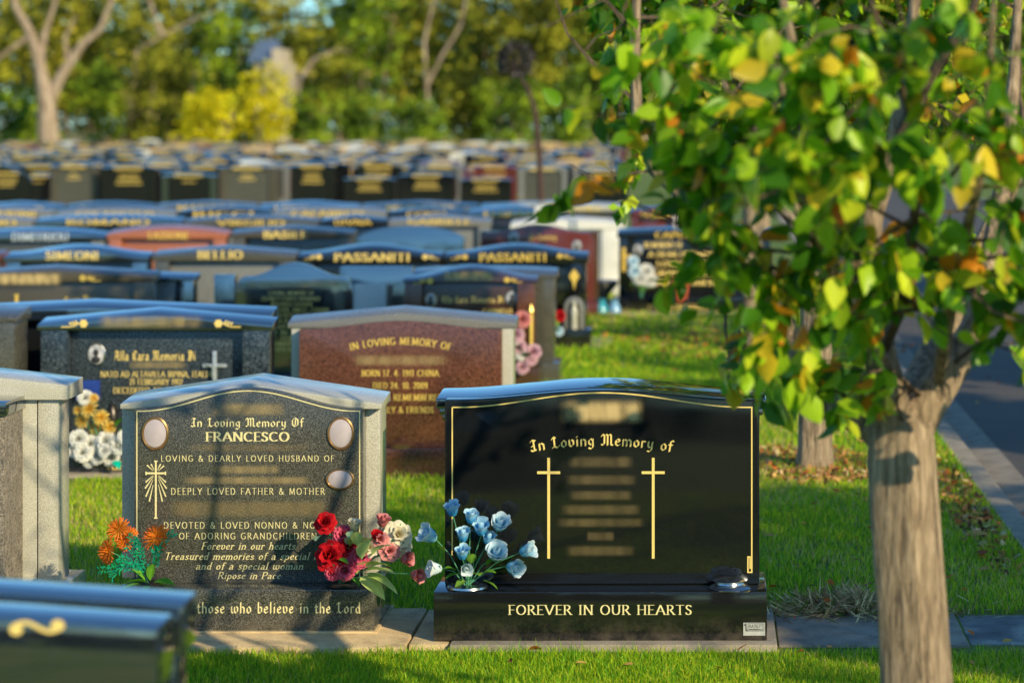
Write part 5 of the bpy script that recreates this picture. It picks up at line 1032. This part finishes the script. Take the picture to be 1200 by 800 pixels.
t = T('flower_pot', (SX(797, 25.7), 25.7, .17), 'red plastic flower pot hanging low on the black headstone behind the leaves', 'flower pot'); bm = BM(); z0 = SZ(353, 25.7); lathe(bm, [(.07, 0), (.098, .2), (.108, .2), (.11, .235), (.098, .235), (.09, .18)], (SX(797, 25.7), 25.7, z0), 20); t.part('pot', bm, M['potred']); bm = BM(); box(bm, SX(797, 25.7)-.06, SX(797, 25.7)+.06, 25.64, 25.76, .17, z0+.002, .004); t.part('stand', bm, M['black'])
for i, (px, py, c, lb) in enumerate([(705, 367, (.05, .35, .45), 'small turquoise vase on the grass left of the black headstone'), (720, 366, (.2, .4, .6), 'small blue vase on the grass left of the black headstone')]):
    D = 25.6; t = T('vase', (SX(px, D), D, 0), lb, 'vase'); bm = BM(); lathe(bm, [(.04, 0), (.07, .04), (.06, .1), (.035, .14), (.05, .17), (.04, .165)], (SX(px, D), D, 0), 14); t.part('body', bm, simple('glazed vase', c, .2))
t = T('urn', (SX(707, 26.4), 26.4, 0), 'grey stone urn between the white marble headstone and the black one', 'urn'); bm = BM(); lathe(bm, [(.10, 0), (.10, .05), (.05, .09), (.06, .16), (.15, .26), (.17, .32), (.14, .31)], (SX(707, 26.4), 26.4, 0), 18); t.part('bowl', bm, M['grey'])
# white stand with hanging basket, round headed sapling
D = 27.4; X0 = SX(793.5, D); t = T('hanging_basket_stand', (X0, D, 0), 'tall white metal stand with a cross arm behind the near tree twigs', 'stand'); bm = BM(); z1 = SZ(84, D)
for s in (-1, 1): tube(bm, [(X0+s*.03, D, 0), (X0+s*.03, D, z1)], .012, 8)
t.part('post', bm, M['whitepaint']); bm = BM(); tube(bm, [(X0+.06, D, z1), (SX(760, D), D, z1+.01)], .014, 8); tube(bm, [(SX(772, D), D, z1), (SX(772, D), D, z1-.12)], .006, 6); t.part('cross_arm', bm, M['whitepaint'])
hb = T('hanging_basket', (SX(772, D), D, SZ(106, D)), 'basket of red and white flowers hanging from the white stand', 'basket'); bm = BM(); lathe(bm, [(.03, -.1), (.10, -.04), (.13, .03), (.12, .03)], (SX(772, D), D, SZ(108, D)), 14); hb.part('bowl', bm, M['rust'])
for i, (px, py, c) in enumerate([(774, 102, RED), (766, 92, WT2), (782, 92, WT2), (770, 98, WT2), (780, 104, RED), (787, 120, PNK)]): flower_mesh('carnation', hb.o, hb.loc, PT(px, py, D-.1), fr, .05, 'carn', *c, 900+i)
D = 36.5; X0 = SX(634, D); t = T('sapling', (X0, D, 0), 'thin bent sapling with a bare round grey head standing between the stones', 'tree'); bm = BM(); tube(bm, [PT(636, 305, D), PT(634, 235, D), PT(632, 180, D), PT(627, 130, D), PT(619, 105, D), PT(606, 86, D)], [.06, .05, .045, .04, .03, .02], 8); t.part('trunk', bm, M['rust'])
rs = np.random.default_rng(5); u = rs.normal(0, 1, (900, 3)); u /= np.linalg.norm(u, axis=1)[:, None]; c = np.array(PT(604, 70, D))-np.array([[X0, D, 0]]); pos = c+u*rs.uniform(.4, 1, (900, 1))**.6*.27
V, fa, st, C = leaves_np(pos, u*1.0, .07, [(.04, .035, .03), (.09, .08, .075), (.16, .14, .14), (.03, .05, .02)], [3, 3, 2, 2], 0, rs, droop=0); npmesh('crown', V, fa, st, C, M['litter'], t.o)
bm = BM()
for k in range(26):
    a = Vector(rs.normal(0, 1, 3)).normalized(); b0 = Vector(PT(606, 84, D)); tube(bm, [b0, Vector(PT(604, 70, D))+a*.12, Vector(PT(604, 70, D))+a*.27], [.008, .006, .003], 4)
t.part('branches', bm, M['rust'])

# ------------------------------------------------------------------ grass, litter, leaves
def litter(name, label, n, spots, size, pal, wts, kind='stuff', z=.012, cat='leaf litter'):
    rs = np.random.default_rng(n); P_ = []
    for (x, y, rx, ry, wt) in spots:
        m = int(n*wt); a = rs.uniform(0, 2*PI, m); q = rs.uniform(0, 1, m)**.6; P_.append(np.stack([x+np.cos(a)*rx*q, y+np.sin(a)*ry*q, rs.uniform(.003, z, m)], 1))
    pos = np.concatenate(P_); d = rs.normal(0, 1, pos.shape); d[:, 2] *= .3
    V, fa, st, C = leaves_np(pos, d, size, pal, wts, 0, rs, droop=0); V[:, 2] = np.abs(V[:, 2])+.003
    return setp(npmesh(name, V, fa, st, C, M['litter']), label, cat, kind=kind)
MP = [(.36, .15, .06), (.5, .25, .1), (.65, .36, .13), (.14, .07, .04), (.68, .5, .28), (.7, .18, .05)]
litter('leaf_mulch', 'reddish brown fallen leaves and mulch around the tree trunks along the kerb', 9000, [(.62, 14.3, .42, .75, .25), (.2, 14.9, .5, .25, .08), (.55, 22.0, 1.3, 1.4, .32), (-.4, 23.3, .8, 1.0, .08), (1.33, 14.0, .14, 2.2, .10), (1.36, 12.0, .10, 1.2, .04), (.64, 29.4, 1.3, 1.5, .1), (1.4, 19, .1, 3, .05)], .05, MP, [3, 3, 2, 3, 2, 1])
KEEP += [(-4.6, 1.5, 9.24, 10.01)]
def grass_all():
    o = blades('grass', [(-2.6, 1.495, 8.2, 9.25, 15000, .036, .0034), (-3.4, 1.495, 6.0, 8.2, 1800, .04, .006), (-3.6, 1.495, 10.01, 13.8, 4600, .042, .0048), (-3.2, 1.495, 13.8, 20, 2000, .05, .008), (-1.8, 1.495, 20, 32, 800, .055, .013), (-2.6, 1.495, 9.20, 9.30, 2500, .05, .004)])
    setp(o, 'short mown grass of the lawn between the headstone rows', 'grass', kind='stuff')
grass_all()
# dry tuft of pulled grass beside the black base
t = T('dry_grass_clump', (.62, 10.0, 0), 'heap of dry straw coloured grass at the right end of the black headstone', 'dry grass'); rs = np.random.default_rng(3); n = 2600
x = rs.normal(.60, .20, n); y = rs.normal(10.06, .10, n); z = rs.uniform(0, .055, n)*np.exp(-((x-.6)/.3)**2); d = rs.normal(0, 1, (n, 3)); d[:, 2] = d[:, 2]*.4+.15
V, fa, st, C = leaves_np(np.stack([x-.62, y-10.0, z], 1), d, .09, [(.6, .42, .2), (.75, .58, .3), (.32, .2, .1), (.15, .24, .04)], [3, 3, 2, 1.2], 0, rs, droop=0)
V = V.reshape(-1, 4, 3); mid = (V[:, 0]+V[:, 2])/2; V[:, 1] = mid+(V[:, 1]-mid)*.13; V[:, 3] = mid+(V[:, 3]-mid)*.13; V = V.reshape(-1, 3); V[:, 2] = np.maximum(V[:, 2], .004)
npmesh('straw', V, fa, st, C, M['litter'], t.o)
# individual fallen leaves
rs = np.random.default_rng(77); LP = []
for k in range(8):
    V, fa, st, C = leaves_np(np.array([[0, 0, .0]]), np.array([[1., 0, 0]]), .062, [[(.6, .16, .03), (.5, .28, .08), (.3, .09, .04), (.62, .36, .1)][k % 4]], [1], 1, rs, droop=0)
    V[:, 2] = (V[:, 2]-V[:, 2].min())*.5; me_o = npmesh('fallen_leaf', V, fa, st, C, M['litter']); me_o.data.shade_smooth(); LP.append(me_o.data); bpy.data.objects.remove(me_o)
LN = ['orange', 'tan', 'dark red', 'yellow brown']
pts = [(893, 744, .03), (1048, 745, .03), (937, 738, .05), (965, 722, .07), (975, 725, .07), (968, 770, .036), (935, 772, .03), (1180, 755, .012), (1150, 747, .012)]
spots = [(SX(a, 9.3), CAMZ*F/(b-PY) if b > 765 else CAMZ*F/(b-PY), z) for a, b, z in pts]
for _ in range(9): spots.append((rs.uniform(-.9, 1.3), rs.uniform(8.85, 9.2), .028))
for _ in range(60):
    y = rs.uniform(10.2, 15); spots.append((rs.uniform(.2, 1.45), y, .034))
for _ in range(42): spots.append((rs.uniform(-.9, 1.4), rs.uniform(15, 24), .04))
for _ in range(34): y = rs.uniform(11, 22); spots.append((rs.uniform(1.53, 3.2), y, -.076))
for i, (x, y, z) in enumerate(spots):
    k = i % 8; zz = z
    if 1.5 < x < 1.62: zz = .016
    elif 1.62 <= x < 1.88: zz = -.098
    elif x >= 1.88: zz = -.082
    o = bpy.data.objects.new('fallen_leaf', LP[k]); COL.objects.link(o); o.location = (x, y, zz); o.rotation_euler = (rs.uniform(-.25, .25), rs.uniform(-.25, .25), rs.uniform(0, 6.28)); s = rs.uniform(.5, .95); o.scale = (s, s, s)
    wh = 'on the asphalt and kerb' if x > 1.5 else 'on the strip of grass in front of the headstones' if y < 9.25 else 'on the lawn beside the kerb'
    setp(o, f'{LN[k % 4]} fallen leaf lying {wh}', 'leaf', f'{LN[k % 4]} fallen leaves {wh}')
